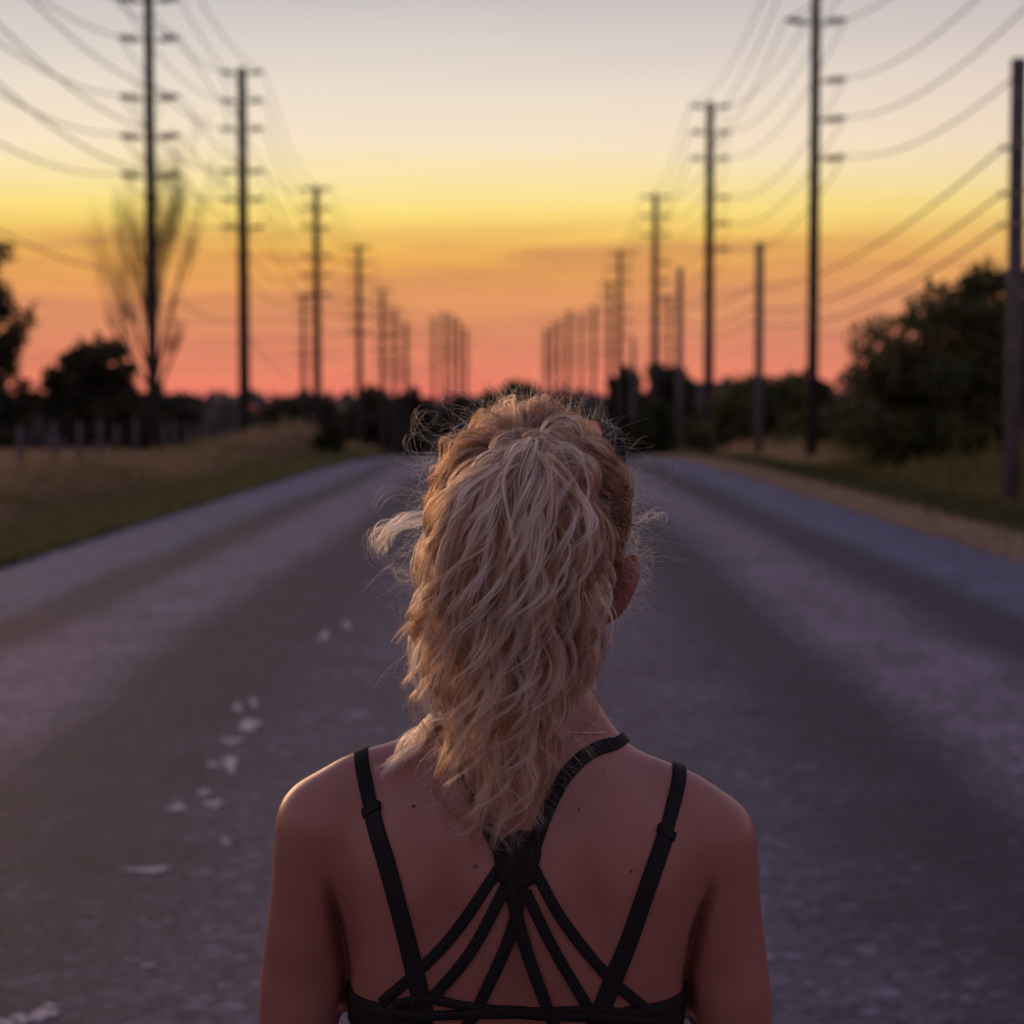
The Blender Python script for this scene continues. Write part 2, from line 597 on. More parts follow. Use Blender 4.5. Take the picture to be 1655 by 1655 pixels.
def grass(name, sgn, n_, label):
    u = rng.random(n_)
    y = 1 + (150 - 1) * u ** 1.45
    a = 5.35 + rng.random(n_) ** 1.4 * np.where(y < 60, 12, 20)
    x = sgn * a
    z = gz(x, y)
    n1 = vnoise(x, y, 2.2, 1)
    n2 = vnoise(x, y * 0.5, 3.5, 2)
    if sgn < 0:
        h = 0.08 + 0.42 * sm((a - 6.8) / 1.6) * (0.3 + 1.2 * n1) * (1 - .45 * sm((a - 9) / 1.5)) + 0.10 * n2
        h *= 0.75 + 0.75 * sm((y - 50) / 20) * sm((85 - y) / 15) * sm((11 - a) / 2)
        f_t = sm((a - 6.6) / 1.2)
        col = (1 - f_t)[:, None] * (GRN * 0.8 + OLV * 0.4) + f_t[:, None] * (n1[:, None] * OLV + (1 - n1)[:, None] * (TAN * n2[:, None] + RED * (1 - n2)[:, None]))
        field = sm((a - 11.6) / 1.0)[:, None]
        col = col * (1 - field) + TAN * 0.85 * field
        h = h * (1 - 0.55 * field[:, 0])
    else:
        e = sm((6.5 - a) / 0.3)
        h = 0.06 * e + (1 - e) * (0.10 + 0.30 * sm((a - 7.4) / 1.2) * (0.3 + 1.2 * n1) + 0.75 * sm((a - 8.3) / 0.8) * sm((38 - y) / 4) * (.3 + n2))
        f_t = sm((a - 7.3) / 0.8)
        col = (1 - f_t)[:, None] * GRN * 0.9 + f_t[:, None] * (n1[:, None] * (OLV * .5 + GRN * .5) + (1 - n1)[:, None] * WEED)
        far_t = (sm((y - 44) / 8) * sm((9.2 - a) / 1.0) * f_t)[:, None]
        col = col * (1 - far_t) + TAN * 0.9 * far_t
        col = col * (1 - e[:, None]) + np.array((0.37, 0.295, 0.215)) * e[:, None]
    h = h * (0.5 + 0.55 * rng.random(n_) + 0.7 * rng.random(n_) ** 6)
    wd = 0.012 + 0.010 * rng.random(n_) + 0.0005 * y
    th = rng.random(n_) * 2 * np.pi
    lean = (rng.random((n_, 2)) - .5) * 0.7 * h[:, None]
    v = np.zeros((n_, 4, 3))
    dx, dy = np.cos(th) * wd, np.sin(th) * wd
    v[:, 0] = np.stack([x - dx, y - dy, z - 0.02], -1)
    v[:, 1] = np.stack([x + dx, y + dy, z - 0.02], -1)
    v[:, 2] = np.stack([x + dx * .5 + lean[:, 0], y + dy * .5 + lean[:, 1], z + h], -1)
    v[:, 3] = np.stack([x - dx * .5 + lean[:, 0], y - dy * .5 + lean[:, 1], z + h * .97], -1)
    f = np.arange(n_ * 4).reshape(n_, 4)
    col = col * (0.75 + 0.5 * rng.random(n_))[:, None]
    o = mesh_obj(name, v.reshape(-1, 3), f, m_grass)
    set_tint(o, np.repeat(col, 4, 0))
    tag(o, label, 'grass', kind='stuff')


grass('verge_grass', -1, 100000, 'dry tan and olive grass along the left verge by the fence')
grass('verge_grass', 1, 100000, 'short dry edge grass and olive weeds along the right verge')


# ------------------------------------------------------------------ trees
def leaves(n_, centres, rad, size, c_lo, c_hi, seed, squash=0.8):
    r = np.random.default_rng(seed)
    wt = np.asarray(rad) ** 2.2
    k = r.choice(len(centres), n_, p=wt / wt.sum())
    ctr = np.asarray(centres)[k]
    rr = np.asarray(rad)[k]
    d = r.normal(size=(n_, 3))
    d /= np.linalg.norm(d, axis=1)[:, None]
    q = r.random(n_) ** 0.45
    p = ctr + d * (q * rr)[:, None] * np.array((1, 1, squash))
    a = r.normal(size=(n_, 3))
    a /= np.linalg.norm(a, axis=1)[:, None]
    b_ = np.cross(a, r.normal(size=(n_, 3)))
    b_ /= np.linalg.norm(b_, axis=1)[:, None]
    s = size * (0.6 + 0.8 * r.random(n_))
    v = np.zeros((n_, 4, 3))
    v[:, 0] = p - a * s[:, None]
    v[:, 1] = p + b_ * (s * .5)[:, None]
    v[:, 2] = p + a * s[:, None]
    v[:, 3] = p - b_ * (s * .5)[:, None]
    tone = r.random(len(centres))[k] * 0.6 + r.random(n_) * 0.4
    col = np.asarray(c_lo) * (1 - tone)[:, None] + np.asarray(c_hi) * tone[:, None]
    return v.reshape(-1, 3), np.arange(n_ * 4).reshape(n_, 4), np.repeat(col, 4, 0)


m_bark = material('bark', (0.035, 0.028, 0.022), 0.9, 0.15, var=0.4, scale=8, bump=0.02)


def leafy(name, label, cat, base, blobs, n_, size, c_lo, c_hi, seed, group=None, clumps=60, trunk=0.15, sprays=0):
    """blobs: (dx,dy,dz,rx,ry,rz) ellipsoids of the crown above the base"""
    r = np.random.default_rng(seed)
    root = empty(name, base)
    tag(root, label, cat, group)
    bl = np.asarray(blobs, dtype=float)
    vol = bl[:, 3] * bl[:, 4] * bl[:, 5]
    k = r.choice(len(bl), clumps, p=vol / vol.sum())
    d = r.normal(size=(clumps, 3))
    d /= np.linalg.norm(d, axis=1)[:, None]
    q = r.random(clumps) ** 0.4
    cen = bl[k, :3] + d * q[:, None] * bl[k, 3:]
    mean_r = float(bl[:, 3:].mean())
    rad = (0.22 + 0.26 * r.random(clumps)) * mean_r
    # upright sprays at the outline
    ex_c, ex_r = [], []
    for _ in range(sprays):
        b0 = bl[r.integers(len(bl))]
        a = r.uniform(0, 2 * math.pi)
        e = r.uniform(0.25, 1.3)
        dd = np.array((math.cos(a) * math.cos(e), math.sin(a) * math.cos(e), math.sin(e)))
        p0 = b0[:3] + dd * b0[3:] * 0.95
        L = mean_r * r.uniform(.2, .42)
        up = dd + np.array((0, 0, 0.9))
        up /= np.linalg.norm(up)
        for j in range(6):
            ex_c.append(p0 + up * L * j / 5)
            ex_r.append(mean_r * 0.075 * (1.1 - j / 8))
    if ex_c:
        cen = np.vstack([cen, ex_c])
        rad = np.concatenate([rad, ex_r])
    wts = None
    v, f, c = leaves(n_, cen, rad, size, c_lo, c_hi, seed + 1)
    o = mesh_obj('crown', v, f, m_leafy, root)
    set_tint(o, c)
    mb = MB()
    top = float((bl[:, 2]).max())
    mb.tube([(0, 0, -0.3), (0.03, 0, top * .3), (0.0, 0.05, top * .65), (0.05, 0, top)], [trunk, trunk * .8, trunk * .5, trunk * .2], 8)
    for i in range(min(14, clumps)):
        e = cen[i]
        z0 = min(float(e[2]) * .5, top * .6)
        mb.tube([(0, 0, z0), tuple(np.array((e[0] * .5, e[1] * .5, (z0 + e[2]) * .52))), tuple(e)], [trunk * .4, trunk * .25, trunk * .07], 5)
    mb.build('trunk', m_bark, root)
    return root


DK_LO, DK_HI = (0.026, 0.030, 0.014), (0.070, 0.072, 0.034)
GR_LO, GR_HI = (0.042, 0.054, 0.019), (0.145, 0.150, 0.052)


def base(px, Y):
    x = P(px, 656, Y).x
    return (x, Y, gzf(x, Y) - 0.03)


def up(py, Y, z0):
    return P(838, py, Y).z - z0


# tree at the left edge of the frame
b_ = base(-42, 88)
leafy('dark_tree', 'tall dark leafy tree cut by the left edge of the picture', 'tree', b_,
      [(0, 0, 6.4, 2.2, 2.4, 3.0), (0.6, 0, 4.2, 2.3, 2.4, 2.0), (0.6, -.5, 1.8, 2.2, 2.4, 1.6), (-1.5, 0, 5.0, 2.5, 2.5, 3), (0.3, 0, 9.3, 1.6, 1.5, 1.5), (1.3, 0, 6.3, 1.4, 1.4, 1.2)], 26000, 0.15, DK_LO, DK_HI, 11, 'trees and bushes left of the road', 150, 0.22, 26)
b_ = base(142, 88)
leafy('round_bush', 'round dark bush below the bare tree, with sky showing through its top', 'bush', b_,
      [(0, 0, 2.3, 2.2, 2.0, 1.7), (0.5, 0, 4.3, 1.8, 1.6, 1.1), (-.4, 0, 3.6, 1.5, 1.5, 1.0), (-1.2, 0, 2.2, 1.3, 1.5, 1.2), (1.5, .2, 1.9, 1.4, 1.5, 1.2)], 20000, 0.14, DK_LO, DK_HI, 12, 'trees and bushes left of the road', 110, 0.16, 16)
for px, Yd, hh, ww, sd, lab in ((-30, 96, 2.4, 2.8, 13, 'low dark thicket at the foot of the leftmost tree'), (228, 97, 2.2, 1.6, 14, 'low dark shrub right at the foot of the bare tree'),
                               (530, 66, 1.05, .55, 15, 'small dark shrub where the left verge meets the road crest')):
    b_ = base(px, Yd)
    leafy('low_shrub', lab, 'bush', b_, [(0, 0, hh * .5, ww, ww * .8, hh * .5), (ww * .4, 0, hh * .55, ww * .6, ww * .6, hh * .45)], 7000, 0.12, DK_LO, DK_HI, sd, 'trees and bushes left of the road', 30, 0.06, 4)

# the bare tree
b_ = base(250, 100)
bt = empty('bare_tree', b_)
tag(bt, 'tall sparse tree of thin upright twigs behind the nearest left pole', 'tree')
tr, tw = MB(), MB()
r = random.Random(5)


def limb(mb, p, d, L, r0, depth):
    pts, rad = [p], [r0]
    nseg = 5
    dd = d.copy()
    for i in range(nseg):
        dd = (dd + Vector((r.uniform(-.13, .13), r.uniform(-.13, .13), 0.10))).normalized()
        pts.append(pts[-1] + dd * L / nseg)
        rad.append(r0 * (1 - 0.75 * (i + 1) / nseg))
    mb.tube(pts, rad, 6 if depth < 2 else 3, cap=False)
    if depth >= 4:
        return
    kids = (6, 6, 5, 3)[depth]
    for k in range(kids):
        t_ = r.uniform(.25, 1.0)
        i = min(nseg - 1, int(t_ * nseg))
        q = pts[i].lerp(pts[i + 1], t_ * nseg - i)
        a = r.uniform(0, 2 * math.pi)
        side_ = Vector((math.cos(a), math.sin(a), 0))
        nd = (dd * 1.0 + side_ * r.uniform(.25, .60) + Vector((0, 0, .22))).normalized()
        limb(tw if depth >= 1 else mb, q, nd, L * r.uniform(.42, .62), max(.0065, r0 * .40 * (1 - .4 * t_)), depth + 1)


tr.tube([(0, 0, -.3), (0, 0, 2.2), (0.05, 0, 3.9)], [.32, .26, .17], 8)
for a, tilt, L in ((3.0, .24, 8.2), (3.3, .42, 6.8), (0.15, .17, 9.4), (0.4, .26, 7.4), (3.2, .70, 4.8), (3.0, .12, 8.0), (0.2, .60, 3.2)):
    limb(tr, Vector((0, 0, r.uniform(2.9, 3.6))), Vector((math.cos(a) * tilt, math.sin(a) * tilt, 1)).normalized(), L, .120, 0)
m_twig = material('grey_brown_twig', (0.05, 0.038, 0.028), 0.9, 0.1)
tr.build('trunk', m_bark, bt)
tw.build('branches', m_twig, bt)

# right hand bushes
RG = 'trees and bushes right of the road'
b_ = base(1562, 42)
leafy('big_bush', 'large dark green bush behind the nearest short pole on the right', 'bush', b_,
      [(-1.6, 0, 1.35, 1.35, 1.6, 1.3), (-1.2, 0, 2.35, 1.35, 1.5, 1.4), (-.4, 0.2, 2.95, 1.35, 1.6, 1.3), (0.6, 0, 3.3, 1.3, 1.5, 1.3), (1.2, 0, 1.8, 2.0, 2, 1.7), (0, 0, 1.4, 1.8, 1.8, 1.4), (1.8, 0, 3.5, 1.3, 1.3, 1.3), (2.6, 0, 2.6, 1.5, 1.5, 1.7)],
      42000, 0.088, GR_LO, GR_HI, 21, RG, 190, 0.12, 46)
b_ = base(1790, 46)
leafy('big_bush', 'tall dark bush cut by the right edge of the picture', 'bush', b_,
      [(0, 0, 2.2, 2.2, 2, 2.0), (-.5, 0, 3.4, 1.4, 1.4, 1.3), (-1.5, 0, 2.5, 1.2, 1.2, 1.2)], 18000, 0.11, GR_LO, GR_HI, 22, RG, 90, 0.12, 10)
for px, Yd, top, w_, lo, hi, sd, lab, nm in (
        (1230, 74, 600, 1.9, GR_LO, GR_HI, 23, 'broad green bush behind the tall short-armed pole on the right verge', 'hedge_bush'),
        (1165, 80, 648, 1.4, GR_LO, GR_HI, 24, 'low green bush in front of the distant house', 'hedge_bush'),
        (1286, 92, 592, 1.5, DK_LO, DK_HI, 25, 'small dark tree just left of the big bush and the nearest tall right pole', 'dark_tree'),
        (1058, 84, 650, 0.9, GR_LO, (.045, .05, .018), 26, 'dark green rounded shrub beside the road crest on the right', 'low_shrub'),
        (1078, 128, 578, 1.7, DK_LO, DK_HI, 27, 'gappy dark tree behind the second plain pole on the right', 'dark_tree'),
        (1012, 150, 575, 1.2, DK_LO, DK_HI, 28, 'thin dark tree between two armed poles in the far right row', 'dark_tree'),
        (1345, 68, 660, 1.6, GR_LO, GR_HI, 29, 'dim shrub at the left foot of the big right bush', 'low_shrub'),
        (828, 240, 608, 4.6, DK_LO, DK_HI, 30, 'round dark tree standing above the woods beyond the head', 'dark_tree'),
        (760, 260, 628, 4.5, DK_LO, DK_HI, 31, 'low dark tree beside the round one beyond the head', 'dark_tree'),
        (255, 200, 633, 5.0, DK_LO, DK_HI, 32, 'dark spreading tree in the woods behind the nearest left pole', 'dark_tree'),
        (470, 230, 630, 6.5, DK_LO, DK_HI, 33, 'broad dark tree in the woods between second and third left poles', 'dark_tree'),
        (590, 220, 624, 4.0, DK_LO, DK_HI, 34, 'dark tree in the woods behind the fourth left pole', 'dark_tree'),
        (655, 240, 620, 3.2, DK_LO, DK_HI, 35, 'dark tree at the foot of the close-set left poles', 'dark_tree')):
    b_ = base(px, Yd)
    H = up(top, Yd, b_[2])
    leafy(nm, lab, 'tree' if 'tree' in nm else 'bush', b_, [(0, 0, H * .52, w_, w_, H * .42), (w_ * .25, 0, H * .66, w_ * .75, w_ * .8, H * .30), (-w_ * .45, 0, H * .42, w_ * .7, w_ * .7, H * .38)],
          8000, max(.10, Yd * .0019), lo, hi, sd, RG if px > 838 else 'trees and bushes left of the road', 70, 0.10, 6)

# distant woods: one mass, haze put into the lifted grey leaf colours
cen, rad = [], []
r2 = np.random.default_rng(40)
for i in range(1700):
    y = r2.uniform(280, 460)
    x = r2.uniform(-1, 1) * y * 1.25
    top = 1.65 + (656 - 641 + r2.uniform(-4, 6) + 3 * math.sin(x * .05)) * y / FPX
    zb = -8.6
    for kk_ in range(4):
        cen.append((x + r2.uniform(-1.5, 1.5), y + r2.uniform(-1.5, 1.5), zb + (top - zb) * (0.14 + 0.25 * kk_)))
        rad.append(r2.uniform(2.0, 3.2) * (1.15 - .1 * kk_))
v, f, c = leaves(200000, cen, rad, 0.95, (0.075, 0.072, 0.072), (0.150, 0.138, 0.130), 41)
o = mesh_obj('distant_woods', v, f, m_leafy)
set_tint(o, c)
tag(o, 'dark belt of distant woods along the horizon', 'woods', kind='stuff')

# ------------------------------------------------------------------ fence on the left
m_post = material('weathered_wood', (0.10, 0.085, 0.095), 0.85, 0.2, var=0.3, scale=12, bump=0.004)
m_wire = material('dull_wire', (0.10, 0.09, 0.09), 0.6, 0.4)
fence = empty('wire_fence', (-11.5, 40, gzf(-11.5, 40)))
tag(fence, 'old post and wire fence in the dry grass on the left', 'fence')
fx0, fy0, fz0 = fence.location
posts = []
for px in (35, 84, 125, 160, 190, 218, 243, 264, 284, 302, 318, 333):
    d_ = 11.5 * FPX / (838 - px)
    posts.append((-11.5 + random.uniform(-.05, .05), d_))
posts = [(-11.5, 32.6), (-11.5, 35.2), (-11.5, 37.8), (-11.5, 40.3)] + posts
for x, y in posts:
    mb = MB()
    z = gzf(x, y)
    hh = 1.22 + random.uniform(-.06, .08)
    lx = random.uniform(-.04, .04)
    mb.tube([(x - fx0, y - fy0, z - fz0 - .3), (x - fx0 + lx * .5, y - fy0, z - fz0 + .6), (x - fx0 + lx, y - fy0, z - fz0 + hh)], [.065, .062, .057], 9)
    mb.build('fence_post', m_post, fence)
for hw in (0.35, 0.7, 1.08):
    mb = MB()
    pts = []
    for (x, y), (x2, y2) in zip(posts[:-1], posts[1:]):
        for k in range(3):
            t_ = k / 3
            yy = y + (y2 - y) * t_
            xx = x + (x2 - x) * t_
            pts.append((xx - fx0 + .062, yy - fy0, gzf(xx, yy) - fz0 + hw - .03 * math.sin(math.pi * t_)))
    mb.tube(pts, .004, 5)
    mb.build('fence_wire', m_wire, fence)

# ------------------------------------------------------------------ poles
m_pole = material('pole_wood', (0.038, 0.034, 0.032), 0.85, 0.2, var=0.35, scale=6, bump=0.006)
m_grey = material('grey_pole_wood', (0.120, 0.110, 0.112), 0.85, 0.2, var=0.35, scale=6, bump=0.006)
m_ins = material('grey_insulator', (0.05, 0.045, 0.04), 0.5, 0.4)
m_steel = material('pole_bracket_steel', (0.16, 0.15, 0.15), 0.5, 0.5)
# insulator along +X with sheds, rising a little to its tip
mb = MB()
tilt = math.radians(8)
prof = [(.10, .028), (.30, .028), (.31, .05)]
for k in range(6):
    a = .33 + k * .075
    prof += [(a, .055), (a + .018, .105), (a + .035, .105), (a + .05, .055)]
prof += [(.80, .045), (.86, .03)]
mb.tube([(a * math.cos(tilt), 0, a * math.sin(tilt)) for a, _ in prof], [q for _, q in prof], 8)
ins_proto = mb.build('insulator', m_ins)
ins_mesh = ins_proto.data
bpy.data.objects.remove(ins_proto)
ARM_Z = (0.0, 1.07, 2.14, 3.75, 4.82, 5.90)
ATT = {}


def tall_pole(px, Yd, top_py, label, group, sides=('LR',) * 6, rad=.165, key=None, toph=None, scale=1.0, lx=None):
    x = P(px, 640, Yd).x if lx is None else lx
    z0 = gzf(x, Yd)
    H = (P(px, top_py, Yd).z - z0) if toph is None else toph
    root = empty('utility_pole', (x, Yd, z0))
    tag(root, label, 'utility pole', group)
    if Yd > 60:
        rad *= 1.32
    m = MB()
    m.tube([(0, 0, -.6), (0, 0, H * .3), (0, 0, H * .7), (0, 0, H)], [rad, rad * .93, rad * .82, rad * .72], 14)
    m.build('pole_shaft', m_pole, root)
    m = MB()
    m.tube([(0, 0, H), (0, 0, H + .02), (0, 0, H + .06)], [rad * .76, rad * .76, rad * .3], 12)
    m.build('pole_cap', m_steel, root)
    att = {}
    for i, az_ in enumerate(ARM_Z):
        zz_ = H - 0.22 - (5.90 - az_) * scale
        for sd in sides[i]:
            s = -1 if sd == 'L' else 1
            o = bpy.data.objects.new('insulator', ins_mesh)
            C.objects.link(o)
            o.parent = root
            o.location = (0, 0, zz_)
            o.rotation_euler = (0, 0, 0 if s > 0 else math.pi)
            att[(i, sd)] = Vector((x + s * .84, Yd, z0 + zz_ + .12))
    if key:
        ATT[key] = att
    return root


GL, GR_ = 'tall armed poles of the left row', 'tall armed poles of the right row'
ALL = ('LR',) * 6
RS = ('R', 'R', 'R', 'LR', 'LR', 'LR')
tall_pole(0, 27, 0, 'tall dark pole beside the road left of the picture', GL, ALL, key='L0', toph=14.2, lx=-10.2)
tall_pole(247, 52, 0, 'tallest pole on the left, its top cut by the picture edge', GL, ALL, .17, key='L1', toph=14.12)
tall_pole(395, 72, 111, 'second tall pole in the left row, its top pair of insulators near the sky', GL, ALL, .18, key='L2')
tall_pole(513, 105, 301, 'third pole in the left row, right of the gap after the second', GL, ALL, .19, key='L3')
tall_pole(581, 130, 396, 'fourth pole in the left row, standing alone in the orange sky', GL, ALL, .18, key='L4')
tall_pole(619, 155, 468, 'fifth pole in the left row, first of the three close-set ones', GL, ALL, .18, key='L5')
tall_pole(638, 180, 500, 'sixth pole in the left row, middle of the three close-set ones', GL, ALL, .19, key='L6')
tall_pole(656, 205, 522, 'seventh pole in the left row, last of the three close-set ones', GL, ALL, .20, key='L7')
tall_pole(701, 235, 512, 'lone far pole left of the far pole cluster by the head', GL, ALL, .19, key='L8')
tall_pole(718, 245, 505, 'left pole of the far cluster above the left of the head', GL, ALL, .22)
tall_pole(731, 255, 510, 'second pole of the far cluster above the left of the head', GL, ALL, .20)
tall_pole(742, 265, 518, 'third pole of the far cluster above the left of the head', GL, ALL, .20)
tall_pole(753, 275, 532, 'right pole of the far cluster above the left of the head', GL, ALL, .22)
tall_pole(491, 160, 478, 'faint lower pole just left of the third left pole', GL, ALL, .17)
tall_pole(0, 27, 0, 'tall dark pole beside the road right of the picture', GR_, RS, key='R0', toph=14.3, lx=8.3)
tall_pole(1313, 52, 0, 'tallest pole on the right, its top cut by the picture edge', GR_, RS, .17, key='R1', toph=14.48)
tall_pole(1145, 78, 166, 'second tall pole in the right row, between plain poles', GR_, RS, .17, key='R2')
tall_pole(1058, 107, 314, 'third tall pole in the right row, above the gappy tree', GR_, RS, .17, key='R3')
tall_pole(1001, 135, 406, 'fourth pole in the right row, rising from the thin dark tree', GR_, RS, .17, key='R4')
tall_pole(985, 160, 456, 'fifth pole in the right row, close against the fourth', GR_, ALL, .17, key='R5')
tall_pole(959, 190, 495, 'sixth pole in the right row, faint and thin', GR_, ALL, .17, key='R6')
tall_pole(939, 220, 508, 'faint pole between the sixth right pole and the dark far one', GR_, ALL, .17, key='R7')
tall_pole(920, 235, 503, 'dark right pole of the far cluster above the right of the head', GR_, ALL, .24)
tall_pole(905, 250, 518, 'middle pole of the far cluster above the right of the head', GR_, ALL, .20)
tall_pole(893, 260, 524, 'pole left of the middle in the far cluster above the right of the head', GR_, ALL, .19)
tall_pole(882, 270, 533, 'left pole of the far cluster above the right of the head', GR_, ALL, .24)
tall_pole(1081, 170, 478, 'faint thin pole between the third tall right pole and a plain pole', GR_, ALL, .13)

# plain shorter poles
PLAIN = []


def plain_pole(px, Yd, top_py, label, rad):
    x = P(px, 656, Yd).x
    z0 = gzf(x, Yd)
    H = P(px, top_py, Yd).z - z0
    root = empty('short_pole', (x, Yd, z0))
    tag(root, label, 'utility pole', 'plain short poles right of the road')
    m = MB()
    m.tube([(0, 0, -.5), (0, 0, H * .5), (0, 0, H - .02), (0, 0, H)], [rad, rad * .93, rad * .86, rad * .8], 14)
    m.build('pole_shaft', m_grey, root)
    for zz_ in (H - 1.42, H - 2.15, H - 2.65):
        m = MB()
        m.tube([(-rad - .10, 0, zz_), (-rad + .03, 0, zz_)], .022, 8)
        m.tube([(-rad - .10, 0, zz_ - .05), (-rad - .10, 0, zz_ + .05)], [.035, .03], 8)
        m.build('wire_bracket', m_steel, root)
    PLAIN.append([Vector((x - rad - .10, Yd, z0 + zz_)) for zz_ in (H - 1.42, H - 2.15, H - 2.65)])


plain_pole(1638, 30.2, 95, 'nearest plain grey pole in front of the big bush on the right', .145)
plain_pole(1226, 62, 392, 'plain armless pole between the two tallest right poles', .155)
plain_pole(1098, 92.8, 433, 'plain armless pole in the gappy tree on the right', .17)
plain_pole(1023, 140, 548, 'short stub of a plain pole beside the fourth right pole', .17)


# cables
def cable(pts, label, group, rad=.018, sag=1.0):
    P_ = []
    for a, b2 in zip(pts[:-1], pts[1:]):
        L = (b2 - a).length
        s_ = sag * (L / 26) ** 2 if L < 34 else sag * 1.5
        for k in range(14):
            t_ = k / 14
            q = a.lerp(b2, t_)
            q.z -= 4 * s_ * t_ * (1 - t_)
            P_.append(q)
    P_.append(pts[-1])
    m = MB()
    o0 = P_[0]
    m.tube([p - o0 for p in P_], rad, 6)
    o = m.build('power_cable', m_cable)
    o.location = o0
    tag(o, label, 'power cable', group)


m_cable = material('black_cable', (0.045, 0.04, 0.04), 0.6, 0.3)
LV = ('lowest', 'fifth highest', 'fourth highest', 'third highest', 'second highest', 'topmost')
for i in range(6):
    for sd, nm in (('L', 'field side'), ('R', 'road side')):
        cable([ATT[k][(i, sd)] for k in ('L0', 'L1', 'L2', 'L3', 'L4', 'L5', 'L6', 'L7', 'L8')],
              f'{LV[i]} sagging cable on the {nm} of the left pole row', 'cables of the left pole row')
for i in range(6):
    for sd, nm in (('L', 'road side'), ('R', 'field side')):
        if sd in RS[i]:
            cable([ATT[k][(i, sd)] for k in ('R0', 'R1', 'R2', 'R3', 'R4', 'R5', 'R6', 'R7')],
                  f'{LV[i]} sagging cable on the {nm} of the right pole row', 'cables of the right pole row')
for j, nm in enumerate(('upper', 'middle', 'lower')):
    pts = [PLAIN[0][j] + Vector((0, -32, 0.0))] + [p[j] for p in PLAIN]
    cable(pts, f'{nm} of the three low cables strung between the plain right poles', 'low cables on the plain poles', .020, .45)
l1 = [Vector((-10.2, 27, 6.0)), Vector((ATT['L1'][(0, 'L')].x + .7, 52, 5.35)), Vector((ATT['L2'][(0, 'L')].x + .7, 72, 4.9)), Vector((ATT['L3'][(0, 'L')].x + .7, 105, 3.6))]
cable(l1, 'single low cable under the insulators of the left pole row', 'low cable on the left poles', .016, .7)

# ------------------------------------------------------------------ far house on the right
hx, hy = P(1150, 640, 150).x, 150.0
hz = gzf(hx, hy)
house = empty('house', (hx, hy, hz))
tag(house, 'small low house with a dull red roof behind the hedge on the right', 'house')
top = P(1150, 617, 150).z - hz
m_wallh = material('dull_render', (0.12, 0.10, 0.11), .9, .1, var=.1, scale=2)
m_roof = material('dull_red_roof', (0.07, 0.045, 0.05), .85, .2, var=.2, scale=4)
m_win = material('dark_window_glass', (0.03, 0.03, 0.04), .15, .5)
eav = top * .68
mb = MB()
mb.box((-3.2, -2.5, 0), (3.2, 2.5, eav))
mb.build('wall', m_wallh, house, False)
mb = MB()
mb.add([(-3.6, -2.9, eav - .05), (3.6, -2.9, eav - .05), (3.6, 2.9, eav - .05), (-3.6, 2.9, eav - .05), (-3.4, 0, top), (3.4, 0, top)],
       [(0, 1, 5, 4), (2, 3, 4, 5), (1, 2, 5), (3, 0, 4), (3, 2, 1, 0)])
rf_ = mb.build('roof', m_roof, house, False)
mb = MB()
mb.box((0.9, -.3, top - .5), (1.45, .3, top + .45))
mb.build('chimney', m_wallh, rf_, False)
for wx in (-1.9, 0.1, 1.9):
    mb = MB()
    mb.box((wx - .5, -2.56, eav * .35), (wx + .5, -2.49, eav * .8))
    w = mb.build('window', m_wallh, house, False)
    mb = MB()
    mb.box((wx - .42, -2.58, eav * .38), (wx + .42, -2.562, eav * .77))
    mb.build('pane', m_win, w, False)

# ------------------------------------------------------------------ the woman
HX = 0.010          # the head sits a touch right of the spine
person = empty('person', (0, 1.66, road_z(0, 1.66)))
tag(person, 'woman seen from behind with curly blonde ponytail and black strappy bra top', 'person')
PO = Vector(person.location)


def evaluated(o, keep_mat):
    dg = bpy.context.evaluated_depsgraph_get()
    me = bpy.data.meshes.new_from_object(o.evaluated_get(dg))
    old = o.data
    o.modifiers.clear()
    o.data = me
    bpy.data.meshes.remove(old)
    me.materials.clear()
    me.materials.append(keep_mat)
    me.polygons.foreach_set('use_smooth', np.ones(len(me.polygons), dtype=bool))


def fuse(mb, name, mat, voxel, smooth_it, parent):
    mb.v = [tuple(Vector(p) - PO) for p in mb.v]
    o = mb.build(name, mat, parent)
    m1 = o.modifiers.new('r', 'REMESH')
    m1.mode = 'VOXEL'
    m1.voxel_size = voxel
    m2 = o.modifiers.new('s', 'SMOOTH')
    m2.factor = 0.5
    m2.iterations = smooth_it
    evaluated(o, mat)
    return o


def loft(mb, secs, nu=40):
    """closed body of elliptical sections (z, cx, cy, rx, ry, power)"""
    V, F = [], []
    S = []
    for a, b2 in zip(secs[:-1], secs[1:]):
        for k in range(4):
            S.append([a[i] + (b2[i] - a[i]) * k / 4 for i in range(6)])
    S.append(secs[-1])
    for z, cx_, cy_, rx_, ry_, pw in S:
        for i in range(nu):
            a = 2 * math.pi * i / nu
            c_, s2 = math.cos(a), math.sin(a)
            V.append((cx_ + rx_ * math.copysign(abs(c_) ** (2 / pw), c_), cy_ + ry_ * math.copysign(abs(s2) ** (2 / pw), s2), z))
    n_ = len(S)
    for j in range(n_ - 1):
        for i in range(nu):
            a, b2 = j * nu + i, j * nu + (i + 1) % nu
            F.append((a, b2, b2 + nu, a + nu))
    F.append(tuple(reversed(range(nu))))
    F.append(tuple(range((n_ - 1) * nu, n_ * nu)))
    mb.add(V, F)


